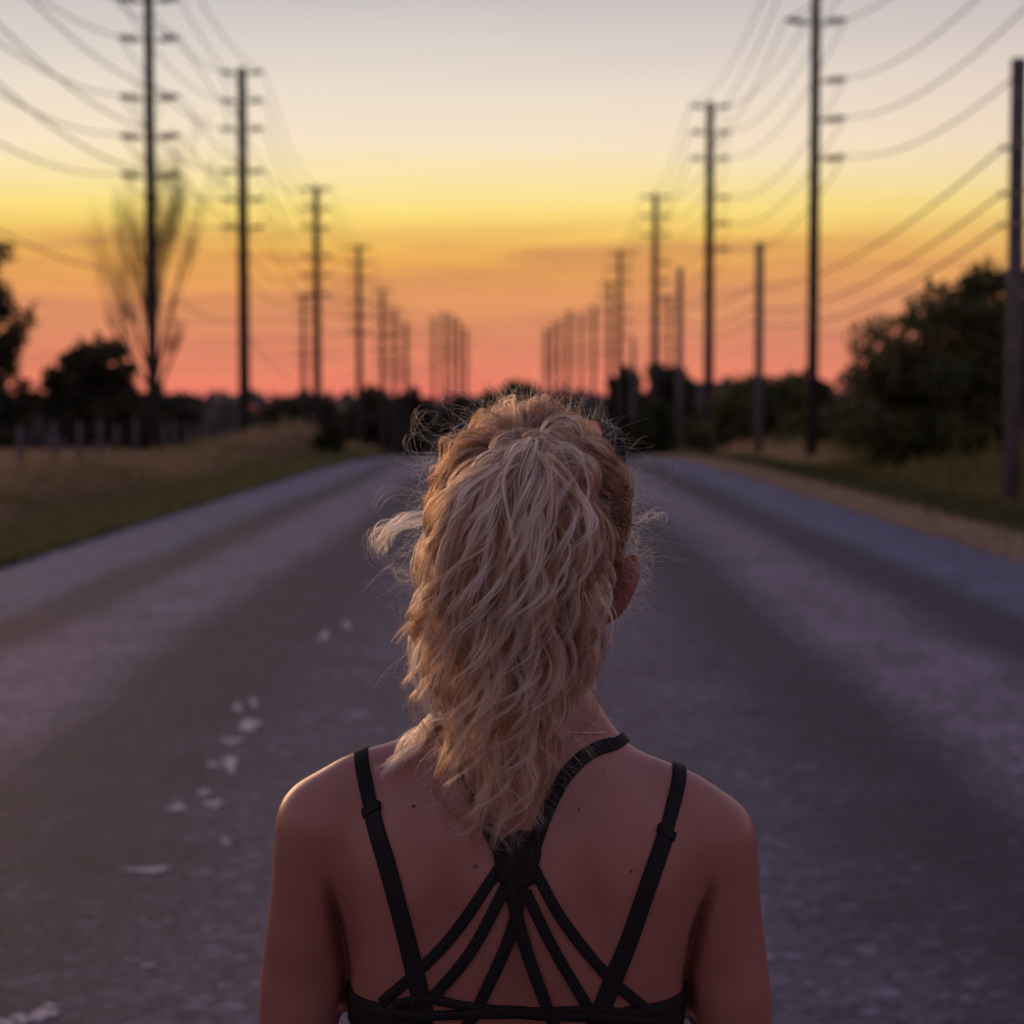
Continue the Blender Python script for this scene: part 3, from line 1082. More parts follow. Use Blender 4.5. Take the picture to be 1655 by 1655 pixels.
# skin
m_skin = bpy.data.materials.new('skin')
m_skin.use_nodes = True
n, l = m_skin.node_tree.nodes, m_skin.node_tree.links
b = n['Principled BSDF']
b.inputs['Roughness'].default_value = 0.37
b.inputs['Specular IOR Level'].default_value = 0.45
b.inputs['Subsurface Weight'].default_value = 0.25
b.inputs['Subsurface Radius'].default_value = (1.0, 0.35, 0.2)
b.inputs['Subsurface Scale'].default_value = 0.008
t = n.new('ShaderNodeTexCoord')
x = n.new('ShaderNodeTexNoise')
x.inputs['Scale'].default_value = 14
x.inputs['Detail'].default_value = 6
l.new(t.outputs['Object'], x.inputs['Vector'])
rp = n.new('ShaderNodeValToRGB')
ramp(rp, [(0.25, (0.255, 0.102, 0.074)), (0.75, (0.340, 0.150, 0.112))])
l.new(x.outputs[0], rp.inputs[0])
fl = n.new('ShaderNodeAttribute')
fl.attribute_name = 'flush'
mf = n.new('ShaderNodeMix')
mf.data_type = 'RGBA'
l.new(fl.outputs['Fac'], mf.inputs[0])
l.new(rp.outputs[0], mf.inputs[6])
mf.inputs[7].default_value = (.42, .105, .075, 1)
l.new(mf.outputs[2], b.inputs['Base Color'])
x2 = n.new('ShaderNodeTexNoise')
x2.inputs['Scale'].default_value = 420
x2.inputs['Detail'].default_value = 3
l.new(t.outputs['Object'], x2.inputs['Vector'])
bp = n.new('ShaderNodeBump')
bp.inputs['Strength'].default_value = 0.35
bp.inputs['Distance'].default_value = 0.0006
l.new(x2.outputs[0], bp.inputs['Height'])
l.new(bp.outputs[0], b.inputs['Normal'])

mb = MB()
loft(mb, [(0.98, 0, 1.650, .128, .088, 2.3), (1.05, 0, 1.650, .140, .090, 2.35), (1.12, -.002, 1.647, .153, .098, 2.4), (1.18, 0, 1.643, .150, .103, 2.35),
          (1.24, 0, 1.640, .160, .100, 2.3), (1.285, 0, 1.640, .152, .088, 2.2), (1.32, 0, 1.643, .125, .072, 2.1), (1.35, 0, 1.648, .085, .060, 2.0), (1.375, 0, 1.65, .058, .054, 2.0)])
for s, dz, ax in ((-1, .013, -.006), (1, -.001, .0015)):
    # trapezius and shoulder line
    mb.cone((s * .030, 1.652, 1.385), (s * .075, 1.648, 1.322 + dz * .5), .036, .036)
    mb.cone((s * .060, 1.648, 1.326 + dz * .5), (s * .145, 1.646, 1.299 + dz), .034, .031)
    mb.cone((s * .120, 1.646, 1.300 + dz), (s * .152, 1.647, 1.288 + dz), .032, .037)
    mb.cone((s * .152, 1.647, 1.286 + dz), (s * .168 + ax, 1.648, 1.263 + dz), .038, .0475)
    # upper arm, forearm
    mb.cone((s * .168 + ax, 1.648, 1.263 + dz), (s * .1740 + ax, 1.646, 1.205 + dz), .0475, .0440)
    mb.cone((s * .174 + ax, 1.646, 1.205 + dz), (s * .1885 + 1.5 * ax, 1.648, 1.12), .0440, .0400)
    mb.cone((s * .1885 + 1.5 * ax, 1.648, 1.12), (s * .197 + ax, 1.652, 1.03), .0400, .035)
    mb.cone((s * .197, 1.652, 1.03), (s * .203, 1.640, .95), .036, .034)
    mb.cone((s * .203, 1.640, .95), (s * .212, 1.60, .80), .034, .022)
    # hand with thumb and four fingers, slightly curled
    mb.cone((s * .212, 1.60, .80), (s * .213, 1.592, .765), .022, .024)
    for q in (-1.4, -.45, .45, 1.4):
        mb.cone((s * .213, 1.592 + q * .004, .775), (s * .213, 1.588 + q * .0145, .715), .017, .0105)
    for q, L in ((-1.5, .060), (-.5, .068), (.5, .062), (1.5, .048)):
        y0 = 1.588 + q * .0155
        mb.cone((s * .213, y0, .712), (s * .211, y0 + .004, .712 - L * .5), .0088, .0080)
        mb.cone((s * .211, y0 + .004, .712 - L * .5), (s * .203, y0 + .012, .712 - L), .0080, .0068)
    mb.cone((s * .208, 1.612, .775), (s * .202, 1.638, .74), .0125, .0105)
    mb.cone((s * .202, 1.638, .74), (s * .199, 1.645, .710), .0100, .0080)
    # shoulder blade
    rot = Matrix.Rotation(s * math.radians(-14), 3, 'Y')
    mb.ell((s * .088, 1.592, 1.235 + dz), (.050, .030, .072), 24, 16, rot)
    mb.ell((s * .060, 1.578, 1.135), (.045, .026, .09), 20, 12)
    # bust under the bra
    mb.ell((s * .068, 1.725, 1.175), (.062, .055, .062), 24, 16)
# neck
mb.cone((0, 1.652, 1.352), (.004, 1.668, 1.46), .056, .054)
# head
mb.ell((HX, 1.675, 1.536), (.0745, .094, .100), 36, 24)
mb.ell((HX, 1.715, 1.480), (.058, .060, .066), 30, 20)
mb.cone((HX, 1.755, 1.432), (HX, 1.700, 1.455), .020, .030)
for s in (-1, 1):
    mb.cone((HX + s * .052, 1.695, 1.468), (HX + s * .012, 1.758, 1.432), .016, .015)
    mb.ell((HX + s * .034, 1.752, 1.492), (.020, .018, .018))
    mb.ell((HX + s * .030, 1.768, 1.532), (.020, .010, .006))
    # ears
    rot = Matrix.Rotation(s * math.radians(24), 3, 'Z') @ Matrix.Rotation(s * math.radians(17), 3, 'Y') @ Matrix.Rotation(math.radians(10), 3, 'X')
    c_ = Vector((HX + s * .0795, 1.668, 1.488))
    mb.ell(c_, (.0065, .0170, .031), 24, 16, rot)
    rim = []
    for k in range(18):
        a = math.radians(-70 + k * 15)
        p = rot @ Vector((s * .006, -.0165 * math.cos(a - .2) * 1.05, .031 * math.sin(a)))
        rim.append(c_ + p)
    mb.tube(rim, .0042, 8)
    mb.ell(c_ + rot @ Vector((s * .001, .004, -.029)), (.0065, .009, .010))
    mb.ell(c_ + Vector((-s * .012, .006, 0)), (.012, .014, .024))
mb.cone((HX, 1.772, 1.520), (HX, 1.788, 1.482), .007, .011)
for s in (-1, 1):
    mb.ell((HX + s * .010, 1.780, 1.479), (.008, .009, .007))
mb.ell((HX, 1.772, 1.455), (.022, .008, .0055))
mb.ell((HX, 1.770, 1.446), (.020, .008, .006))
body = fuse(mb, 'body', m_skin, 0.0036, 9, person)
# even out the joins of torso and arms (the head, ears and hands keep their detail)
me = body.data
nv_ = len(me.vertices)
co = np.empty(nv_ * 3, dtype=np.float32)
me.vertices.foreach_get('co', co)
co = co.reshape(-1, 3).astype(float)
ed = np.empty(len(me.edges) * 2, dtype=np.int32)
me.edges.foreach_get('vertices', ed)
ed = ed.reshape(-1, 2)
deg = np.maximum(1, np.bincount(ed.ravel(), minlength=nv_))[:, None]
wmask = (sm((1.405 - PO.z - co[:, 2]) / .03) * sm((co[:, 2] + PO.z - .86) / .05))[:, None]
for _ in range(70):
    acc = np.zeros_like(co)
    for k in range(3):
        acc[:, k] = np.bincount(ed[:, 0], co[ed[:, 1], k], nv_) + np.bincount(ed[:, 1], co[ed[:, 0], k], nv_)
    co = co + (acc / deg - co) * (.5 * wmask)
me.vertices.foreach_set('co', co.astype(np.float32).ravel())
me.update()
# sculpt: furrow of the spine, dip between arm and back
me = body.data
co = np.empty(len(me.vertices) * 3, dtype=np.float32)
me.vertices.foreach_get('co', co)
co = co.reshape(-1, 3)
wx, wy, wz = co[:, 0] + PO.x, co[:, 1] + PO.y, co[:, 2] + PO.z
back = (wy < 1.63) & (wz < 1.36) & (wz > 1.0)
fur = np.exp(-(wx / .014) ** 2) * sm((1.345 - wz) / .12) * .0068
blade = np.exp(-((np.abs(wx) - (.052 + (1.30 - wz) * .10)) / .016) ** 2) * np.exp(-((wz - 1.225) / .055) ** 2) * .0075
# fold where the arm hangs against the back
line = np.where(wx < 0, np.interp(wz, [1.06, 1.145, 1.19, 1.245], [.1560, .1535, .1600, .1700]), np.interp(wz, [1.06, 1.145, 1.19, 1.225], [.1530, .1505, .1580, .1680]))
fold = np.exp(-((np.abs(wx) - line) / .0050) ** 2) * sm((1.245 - wz) / .06) * .026
co[:, 1] += np.where(back, fur + blade + fold, 0)
me.vertices.foreach_set('co', co.ravel())
me.update()
fa = me.attributes.new('flush', 'FLOAT', 'POINT')
dist = np.minimum(np.hypot(wx - HX - .09, wz - 1.488), np.hypot(wx - HX + .09, wz - 1.488))
fa.data.foreach_set('value', (0.30 * sm((.045 - dist) / .02)).astype(np.float32))

m_eye = material('eye_white', (.75, .72, .7), .2, .5)
for s in (-1, 1):
    mb = MB()
    mb.ell(Vector((HX + s * .031, 1.757, 1.516)) - PO, (.0125, .0125, .0125), 16, 10)
    mb.build('eye', m_eye, person)

bvh = BVHTree.FromPolygons([Vector(c_) + PO for c_ in co.tolist()], [tuple(p.vertices) for p in me.polygons])
CAMV = Vector((0, 0, CAM_Z))


def skin_at(px, py):
    d = ray(px, py).normalized()
    h = bvh.ray_cast(CAMV, d)
    return (h[0], h[1]) if h[0] is not None else (None, None)


# leggings and shoes (below the picture, she stands on the road)
m_legg = material('black_leggings', (.012, .012, .014), .7, .3)
mb = MB()
loft(mb, [(0.80, 0, 1.655, .168, .112, 2.3), (.88, 0, 1.655, .170, .118, 2.3), (.96, 0, 1.652, .148, .104, 2.3), (1.02, 0, 1.650, .133, .093, 2.3)])
for s in (-1, 1):
    mb.cone((s * .085, 1.655, .80), (s * .085, 1.660, .48), .082, .056)
    mb.cone((s * .085, 1.660, .48), (s * .088, 1.650, .30), .054, .052)
    mb.cone((s * .088, 1.650, .30), (s * .09, 1.645, .09), .052, .034)
fuse(mb, 'leggings', m_legg, .006, 4, person)
m_shoe = material('grey_running_shoe', (.20, .20, .21), .7, .3)
for s in (-1, 1):
    mb = MB()
    z0 = road_z(0, 1.66) + .002
    mb.cone((s * .092, 1.625, z0 + .042), (s * .098, 1.80, z0 + .032), .040, .030)
    mb.cone((s * .092, 1.640, z0 + .085), (s * .094, 1.72, z0 + .050), .036, .036)
    mb.box((s * .095 - .036, 1.60, z0), (s * .095 + .036, 1.83, z0 + .022))
    fuse(mb, 'shoe', m_shoe, .005, 3, person)

# moles
m_mole = material('mole_brown', (.125, .055, .040), .7, .3)
for px, py, rr in ((668, 1303, .0022), (769, 1400, .0024), (1020, 1408, .0019), (936, 1308, .0014), (975, 1245, .0013)):
    h, nrm = skin_at(px, py)
    mb = MB()
    q = nrm.to_track_quat('Z', 'Y').to_matrix()
    mb.ell(h - PO, (rr, rr * .8, .0006), 10, 6, q)
    mb.build('mole', m_mole, person)

# ---- the black top
m_bra = material('black_jersey', (.0095, .0090, .0095), .8, .22, var=.25, scale=300, bump=.0004)
bra = None


def ribbon(mb, pts, nrms, width, thick=.0016, lift=.0012):
    """flat band lying on the skin"""
    n_ = len(pts)
    V, F = [], []
    for i in range(n_):
        t_ = (pts[min(i + 1, n_ - 1)] - pts[max(i - 1, 0)]).normalized()
        nn = nrms[i]
        w = nn.cross(t_).normalized()
        ww = width[i] if hasattr(width, '__len__') else width
        for (a, h) in ((-.5, 0), (-.5, .7), (-.42, 1), (.42, 1), (.5, .7), (.5, 0)):
            V.append(pts[i] - PO + w * ww * a + nn * (lift + thick * h - (.0025 if h == 0 else 0)))
    for i in range(n_ - 1):
        for k in range(6):
            F.append((i * 6 + k, i * 6 + (k + 1) % 6, (i + 1) * 6 + (k + 1) % 6, (i + 1) * 6 + k))
    F.append(tuple(reversed(range(6))))
    F.append(tuple(range((n_ - 1) * 6, n_ * 6)))
    mb.add(V, F)


def smooth_path(ctrl, step):
    """Catmull-Rom through 2-D or 3-D control points"""
    c_ = [np.asarray(p, dtype=float) for p in ctrl]
    c_ = [2 * c_[0] - c_[1]] + c_ + [2 * c_[-1] - c_[-2]]
    o_ = []
    for i in range(1, len(c_) - 2):
        p0, p1, p2, p3 = c_[i - 1:i + 3]
        k = max(2, int(np.linalg.norm(p2 - p1) / step))
        for j in range(k):
            t_ = j / k
            o_.append(.5 * (2 * p1 + (p2 - p0) * t_ + (2 * p0 - 5 * p1 + 4 * p2 - p3) * t_ ** 2 + (3 * p1 - p0 - 3 * p2 + p3) * t_ ** 3))
    o_.append(c_[-2])
    return np.array(o_)


def on_back(ctrl, step=9):
    pts, nr = [], []
    for px, py in smooth_path(ctrl, step):
        h, nn = skin_at(px, py)
        if h is None or h.y > 1.72:
            continue
        pts.append(h)
        nr.append(nn)
    return pts, nr


def over_shoulder(p_end, to):
    """continue a strap from its last point on the back over the shoulder and down the front"""
    pts, nr = [], []
    a, b2 = Vector(p_end), Vector(to)
    cen = Vector(((a.x + b2.x) / 2, (a.y + b2.y) / 2, a.z - .07))
    for k in range(1, 16):
        t_ = k / 15
        ang0 = math.atan2(a.z - cen.z, a.y - cen.y)
        ang1 = math.atan2(b2.z - cen.z, b2.y - cen.y)
        ang = ang0 + (ang1 - ang0) * t_
        xx = a.x + (b2.x - a.x) * t_
        c0 = Vector((xx, cen.y, cen.z))
        dirv = Vector((0, math.cos(ang), math.sin(ang)))
        h = bvh.ray_cast(c0 + dirv * .115, -dirv)
        if h[0] is not None and (h[0] - (pts[-1] if pts else a)).length < .05:
            pts.append(h[0])
            nr.append(h[1])
    return pts, nr


def relax(pts, nr, it=3):
    for _ in range(it):
        pts = [pts[0]] + [(pts[i - 1] + pts[i] * 2 + pts[i + 1]) / 4 for i in range(1, len(pts) - 1)] + [pts[-1]]
        nr = [nr[0]] + [(nr[i - 1] + nr[i] * 2 + nr[i + 1]).normalized() for i in range(1, len(nr) - 1)] + [nr[-1]]
    for i, q in enumerate(pts):
        h = bvh.find_nearest(q)
        if h[0] is not None:
            pts[i] = h[0]
    return pts, nr


# back band and cups: one wrap round the chest
mb = MB()
V, F = [], []
nu = 96
for i in range(nu):
    a = 2 * math.pi * i / nu
    for j, z in enumerate(np.linspace(1.068, 1.135, 7)):
        pass
rows = 9
for j in range(rows):
    for i in range(nu):
        a = 2 * math.pi * i / nu
        fr = max(0.0, math.sin(a))              # front
        sd = abs(math.cos(a))
        ztop = 1.139 - .004 * sm((sd - .55) / .3) - .075 * math.exp(-((a - 1.5 * math.pi) / .46) ** 4) + .09 * float(sm(fr / .6))
        zb = 1.045
        z = zb + (ztop - zb) * j / (rows - 1)
        dirv = Vector((math.cos(a), math.sin(a) * .75, 0)).normalized()
        o0 = Vector((0, 1.648, z))
        # from inside outward but stop at the chest (not the arm)
        h = bvh.ray_cast(o0, dirv, .19)
        rr = (h[0] - o0).length if h[0] is not None else .13
        rr = min(rr, .157 + .008 * fr)
        q = o0 + dirv * (rr + .0025)
        V.append(q - PO)
for j in range(rows - 1):
    for i in range(nu):
        a, b2 = j * nu + i, j * nu + (i + 1) % nu
        F.append((a, b2, b2 + nu, a + nu))
mb.add(V, F)
bra = mb.build('bra_top', m_bra, person)
sol = bra.modifiers.new('thick', 'SOLIDIFY')
sol.thickness = .003
sol.offset = -1


def strap(ctrl, width, name='strap', front=None, rev=False, lift=.0012):
    pts, nr = on_back(ctrl)
    if front is not None:
        p2, n2 = over_shoulder(pts[0], front)
        pts = p2[::-1] + pts
        nr = n2[::-1] + nr
    pts, nr = relax(pts, nr)
    m_ = MB()
    ribbon(m_, pts, nr, width, lift=lift)
    return m_.build(name, m_bra, bra, True)


strap([(583, 1222), (588, 1250), (598, 1298), (606, 1330), (628, 1410), (652, 1500), (667, 1562), (688, 1640)], .0128, front=(-.115, 1.735, 1.235))
strap([(1099, 1249), (1093, 1280), (1078, 1335), (1062, 1388), (1040, 1450), (1018, 1515), (996, 1572), (962, 1656)], .0128, front=(.115, 1.735, 1.235))
# wider lower halves with sliders
for ctrl, sl in (([(601, 1303), (608, 1335), (630, 1410), (654, 1500), (669, 1562), (690, 1650)], (600, 1301)),
                 ([(1077, 1340), (1061, 1390), (1039, 1452), (1017, 1517), (994, 1574), (960, 1660)], (1078, 1337))):
    strap(ctrl, .0160, lift=.0020)
    p, nr_ = on_back([ctrl[0], ctrl[1]], 6)
    m_ = MB()
    ribbon(m_, p[:3], nr_[:3], .0185, thick=.0028, lift=.0022)
    m_.build('strap_slider', m_bra, bra, False)
# diagonal straps running up from the yoke
strap([(1008, 1204), (985, 1204), (950, 1218), (915, 1252), (893, 1290), (876, 1330), (862, 1372)], [.0105] * 16 + [.0125] * 60, front=(.075, 1.735, 1.235), lift=.0016)
strap([(712, 1192), (728, 1206), (748, 1236), (768, 1280), (785, 1330), (806, 1375)], .0115, front=(-.075, 1.735, 1.235), lift=.0016)
# yoke between the shoulder blades
m_ = MB()
poly = [(797, 1378), (815, 1352), (840, 1343), (874, 1344), (875, 1380), (864, 1428), (834, 1440), (803, 1424)]
cxp, cyp = 836, 1388
V, F = [], []
rings = 7
per = []
for (x0, y0), (x1, y1) in zip(poly, poly[1:] + poly[:1]):
    for k in range(5):
        per.append((x0 + (x1 - x0) * k / 5, y0 + (y1 - y0) * k / 5))
for lay, hgt_ in ((0, .0042), (1, .0)):
    for q in range(rings + 1):
        for (px, py) in per:
            t_ = q / rings
            h, nn = skin_at(cxp + (px - cxp) * max(t_, .01), cyp + (py - cyp) * max(t_, .01))
            V.append(h - PO + nn * hgt_)
np_ = len(per)
for q in range(rings):
    for i in range(np_):
        a, b2 = q * np_ + i, q * np_ + (i + 1) % np_
        F.append((a, b2, b2 + np_, a + np_))
e = rings * np_
for i in range(np_):
    a, b2 = e + i, e + (i + 1) % np_
    o2 = (rings + 1) * np_
    F.append((a, b2, b2 + o2, a + o2))
m_.add(V, F)
m_.build('yoke', m_bra, bra, True)
for i, (ctrl, w) in enumerate((
        ([(805, 1405), (742, 1499), (688, 1558), (618, 1620)], .0095), ([(818, 1430), (762, 1537), (698, 1614)], .0098),
        ([(846, 1420), (825, 1508), (773, 1626), (752, 1662)], .0100), ([(822, 1428), (841, 1500), (884, 1626), (900, 1668)], .0100),
        ([(850, 1440), (894, 1532), (955, 1636)], .0095), ([(864, 1405), (910, 1489), (980, 1575), (1058, 1643)], .0095),
        ([(640, 1622), (690, 1613), (760, 1626), (860, 1634), (960, 1632), (1040, 1640)], .0075), ([(640, 1636), (690, 1640), (800, 1636), (900, 1640), (1010, 1646), (1060, 1652)], .0075))):
    strap(ctrl, w, lift=.0012 + .0007 * (i % 4))

# ---- necklace (lies on her neck)
ring = []
for k in range(72):
    a = 2 * math.pi * k / 72
    back_ = .5 - .5 * math.sin(a)          # 1 at the nape
    z = 1.300 + .074 * back_ ** .8
    o0 = Vector((.066 * math.cos(a), 1.656 + .068 * math.sin(a), z))
    h = bvh.find_nearest(o0)
    q = h[0] + h[1] * .0014
    ring.append(q)
for _ in range(3):
    ring = [(ring[k - 1] + ring[k] * 2 + ring[(k + 1) % 72]) / 4 for k in range(72)]
nk = empty('necklace', ring[54])
tag(nk, 'fine pale chain necklace round the woman\'s neck', 'necklace')
m_gold = material('pale_gold', (.75, .55, .40), .3, .5)
m_gold.node_tree.nodes['Principled BSDF'].inputs['Metallic'].default_value = .8
m_ = MB()
m_.tube([p - ring[54] for p in ring + ring[:1]], .0005, 6, cap=False)
m_.build('chain', m_gold, nk)

# ---- sunglasses pushed up on the head
sg = empty('sunglasses', (HX + .006, 1.722, 1.619))
tag(sg, 'dark sunglasses with orange lenses pushed up into the blonde hair', 'sunglasses')
m_frame = material('black_plastic', (.006, .006, .006), .55, .15)
m_lens = material('orange_mirror_lens', (.75, .16, .05), .12, .6)
lrot = Matrix.Rotation(math.radians(-52), 3, 'X')
m_ = MB()
for s in (-1, 1):
    loop = []
    for k in range(28):
        a = 2 * math.pi * k / 28
        c_, s2 = math.cos(a), math.sin(a)
        loop.append(lrot @ Vector((s * .035 + .029 * math.copysign(abs(c_) ** .8, c_), -.010 * abs(s * .035 + .029 * c_) / .06, .0225 * math.copysign(abs(s2) ** .8, s2))))
    m_.tube(loop + loop[:1], .0026, 8, cap=False)
m_.tube([lrot @ Vector((-.008, .001, .006)), lrot @ Vector((0, .002, .010)), lrot @ Vector((.008, .001, .006))], .0026, 8)
m_.build('lens_frame', m_frame, sg)
for s in (-1, 1):
    V, F = [], []
    nn_ = 24
    for lay in (.0, .0018):
        V.append(lrot @ Vector((s * .035, -.006 + lay, 0)))
        for q in (0.5, 1.0):
            for k in range(nn_):
                a = 2 * math.pi * k / nn_
                c_, s2 = math.cos(a) * q, math.sin(a) * q
                xx = s * .035 + .0285 * math.copysign(abs(c_) ** .8 if q == 1 else abs(c_), c_)
                V.append(lrot @ Vector((xx, -.010 * abs(xx) / .06 + lay, .022 * (math.copysign(abs(s2) ** .8 if q == 1 else abs(s2), s2)))))
    h_ = 1 + 2 * nn_
    for lay in (0, 1):
        o_ = lay * h_
        for k in range(nn_):
            k2 = (k + 1) % nn_
            F.append((o_, o_ + 1 + k, o_ + 1 + k2))
            F.append((o_ + 1 + k, o_ + 1 + nn_ + k, o_ + 1 + nn_ + k2, o_ + 1 + k2))
    for k in range(nn_):
        k2 = (k + 1) % nn_
        F.append((1 + nn_ + k, 1 + nn_ + k2, h_ + 1 + nn_ + k2, h_ + 1 + nn_ + k))
    mesh_obj('lens', V, F, m_lens, sg, True)
    m_ = MB()
    m_.tube([lrot @ Vector((s * .063, -.010, .010)), Vector((s * .072, -.016, .004)), Vector((s * .076, -.024, -.008)), Vector((s * .076, -.040, -.060)), Vector((s * .074, -.055, -.115))],
            [.005, .0085, .0075, .003, .003], 8)
    m_.build('temple', m_frame, sg)

# ------------------------------------------------------------------ hair
hr = np.random.default_rng(99)
m_hair = bpy.data.materials.new('blonde_hair')
m_hair.use_nodes = True
n, l = m_hair.node_tree.nodes, m_hair.node_tree.links
n.clear()
ho = n.new('ShaderNodeOutputMaterial')
hb = n.new('ShaderNodeBsdfHairPrincipled')
hb.parametrization = 'COLOR'
hb.inputs['Roughness'].default_value = 0.31
hb.inputs['Radial Roughness'].default_value = 0.45
hb.inputs['Random Roughness'].default_value = 0.2
ha = n.new('ShaderNodeAttribute')
ha.attribute_name = 'tone'
hrmp = n.new('ShaderNodeValToRGB')
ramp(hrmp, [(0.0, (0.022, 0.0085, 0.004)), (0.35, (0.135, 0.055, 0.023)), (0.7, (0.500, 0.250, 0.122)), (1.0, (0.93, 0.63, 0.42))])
l.new(ha.outputs['Fac'], hrmp.inputs[0])
l.new(hrmp.outputs[0], hb.inputs['Color'])
l.new(hb.outputs[0], ho.inputs[0])


def hair_obj(name, groups, parent):
    """groups: list of (pts [n,k,3], radius [k], tone [n,k])"""
    sizes, pos, rad, tone = [], [], [], []
    for p, r_, t_ in groups:
        n_, k = p.shape[:2]
        sizes += [k] * n_
        pos.append(p.reshape(-1, 3))
        rad.append(np.broadcast_to(r_, (n_, k)).reshape(-1))
        tone.append(np.broadcast_to(t_, (n_, k)).reshape(-1))
    pos = (np.concatenate(pos) - np.array(PO)).astype(np.float32)
    hc = bpy.data.hair_curves.new(name)
    hc.add_curves(sizes)
    hc.attributes['position'].data.foreach_set('vector', pos.ravel())
    a = hc.attributes.get('radius') or hc.attributes.new('radius', 'FLOAT', 'POINT')
    a.data.foreach_set('value', np.concatenate(rad).astype(np.float32))
    a = hc.attributes.new('tone', 'FLOAT', 'POINT')
    a.data.foreach_set('value', np.clip(np.concatenate(tone), 0, 1).astype(np.float32))
    hc.materials.append(m_hair)
    o = bpy.data.objects.new(name, hc)
    C.objects.link(o)
    o.parent = parent
    return o


def resample(ctrl, k):
    q = smooth_path(ctrl, 0.004)
    s_ = np.concatenate([[0], np.cumsum(np.linalg.norm(np.diff(q, axis=0), axis=1))])
    u = np.linspace(0, s_[-1], k)
    return np.stack([np.interp(u, s_, q[:, i]) for i in range(3)], -1), s_[-1]


def lock(ctrl, n_, r_mid, wave=0.005, wl=0.06, tone=.5, k=30, r_root=.0025, r_tip=.0015, rad=8.5e-5, frizz=.0012, tone_var=.12, short=.25, flat=1.0, phase=None):
    c, L = resample(ctrl, k)
    t = np.linspace(0, 1, k)
    T = np.gradient(c, axis=0)
    T /= np.linalg.norm(T, axis=1)[:, None] + 1e-9
    view = np.array((0.0, 1.0, -0.12))
    U = np.cross(T, view)
    U /= np.linalg.norm(U, axis=1)[:, None] + 1e-9
    Vv = np.cross(U, T)
    ph = hr.random() * 6.28 if phase is None else phase
    amp = wave * np.clip(t * 2.2, 0, 1) ** 1.3 * (0.75 + .5 * t)
    ang = 2 * np.pi * L * t / wl * (1 + .15 * np.sin(3 * t + ph)) + ph
    c = c + U * (amp * np.sin(ang))[:, None] + Vv * (amp * .75 * np.cos(ang))[:, None]
    rr = r_mid * np.sin(np.pi * np.clip(t * .8 + .12, 0, 1)) ** .8
    rr = np.maximum(rr * (1 - .55 * t ** 3), r_root * (1 - t) + r_tip * t)
    # strands hang together in a few fine strings inside the lock
    ns = max(2, int(n_ / 9))
    sub = hr.integers(0, ns, n_)
    a = (hr.random(ns) * 2 * np.pi)[sub]
    q = np.sqrt(hr.random(ns))[sub]
    tw = (hr.random() - .5) * 5 * t
    a2, q2 = hr.random(n_) * 2 * np.pi, np.sqrt(hr.random(n_)) * (.10 + .16 * hr.random(n_))
    ox = q[:, None] * np.cos(a[:, None] + tw[None]) + (q2 * np.cos(a2))[:, None]
    oy = (q[:, None] * np.sin(a[:, None] + tw[None]) + (q2 * np.sin(a2))[:, None]) * flat

    def wander(m_, lo, hi):
        f_ = hr.uniform(lo, hi, (m_, 2, 1))
        p_ = hr.random((m_, 2, 1)) * 6.28
        return np.sin(f_ * 6.28 * t[None, None] + p_) * (0.3 + t)[None, None]

    ws, w1 = wander(ns, .7, 2.2)[sub], wander(n_, .8, 3.2)
    am = (0.25 + 1.5 * hr.random(n_) ** 3)[:, None]
    dx = frizz * (1.3 * ws[:, 0] + am * w1[:, 0])
    dy = frizz * (1.3 * ws[:, 1] + am * w1[:, 1])
    sub_tone = hr.normal(size=ns)[sub] * tone_var * .8
    # ends of different length
    cut = 1 - short * hr.random(n_) ** 2
    pts = c[None] + U[None] * (ox * rr + dx)[..., None] + Vv[None] * (oy * rr + dy)[..., None]
    if short > 0:
        ti = t[None] * cut[:, None] * (k - 1)
        i0 = np.clip(ti.astype(int), 0, k - 2)
        fr = (ti - i0)[..., None]
        ii = np.arange(n_)[:, None]
        pts = pts[ii, i0] * (1 - fr) + pts[ii, i0 + 1] * fr
    rd = rad * (1 - .55 * t ** 4)
    tn = tone + sub_tone[:, None] + tone_var * (hr.random(n_)[:, None] - .5) * 1.6 + .10 * (t[None] - .4)
    return pts, rd, tn


# -- scalp hair, combed up to the tail
CH, RH = np.array((HX, 1.675, 1.532)), np.array((.080, .096, .100))
P0 = np.array(P(858, 728, 1.598))
dP = (P0 - CH) / RH
dP /= np.linalg.norm(dP)
groups = []
for i in range(560):
    while True:
        d = hr.normal(size=3)
        d /= np.linalg.norm(d)
        if d[2] < -.62 or (d[1] > .28 and d[2] < .52) or d[1] > .80 or np.dot(d, dP) > .93:
            continue
        if abs(d[0]) > .75 and d[2] < -.25 and d[1] > -.15:
            continue
        break
    om = math.acos(np.clip(np.dot(d, dP), -1, 1))
    hmax = hr.uniform(.05, .24) * (.6 + .4 * min(1, om)) * (1 - .55 * max(0, d[2]))
    lowside = d[2] < .1
    ctrl = []
    sag_ = hr.uniform(-.10, .10)
    for t_ in np.linspace(0, 1, 8):
        q = (math.sin((1 - t_) * om) * d + math.sin(t_ * om) * dP) / max(math.sin(om), 1e-3)
        q = q / np.linalg.norm(q)
        q = q + np.array((0, 0, sag_ * math.sin(math.pi * t_)))
        sc_ = 1.0 + hmax * math.sin(math.pi * min(1, t_ * .9 + .06)) ** .8 + .07 * t_
        ctrl.append(CH + RH * q * sc_)
    tn = hr.uniform(.08, .50)
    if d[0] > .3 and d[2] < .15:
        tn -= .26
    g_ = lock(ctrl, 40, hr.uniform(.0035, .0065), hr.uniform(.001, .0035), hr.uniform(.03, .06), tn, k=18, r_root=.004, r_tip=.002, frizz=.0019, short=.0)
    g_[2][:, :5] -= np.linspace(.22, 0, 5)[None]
    groups.append(g_)
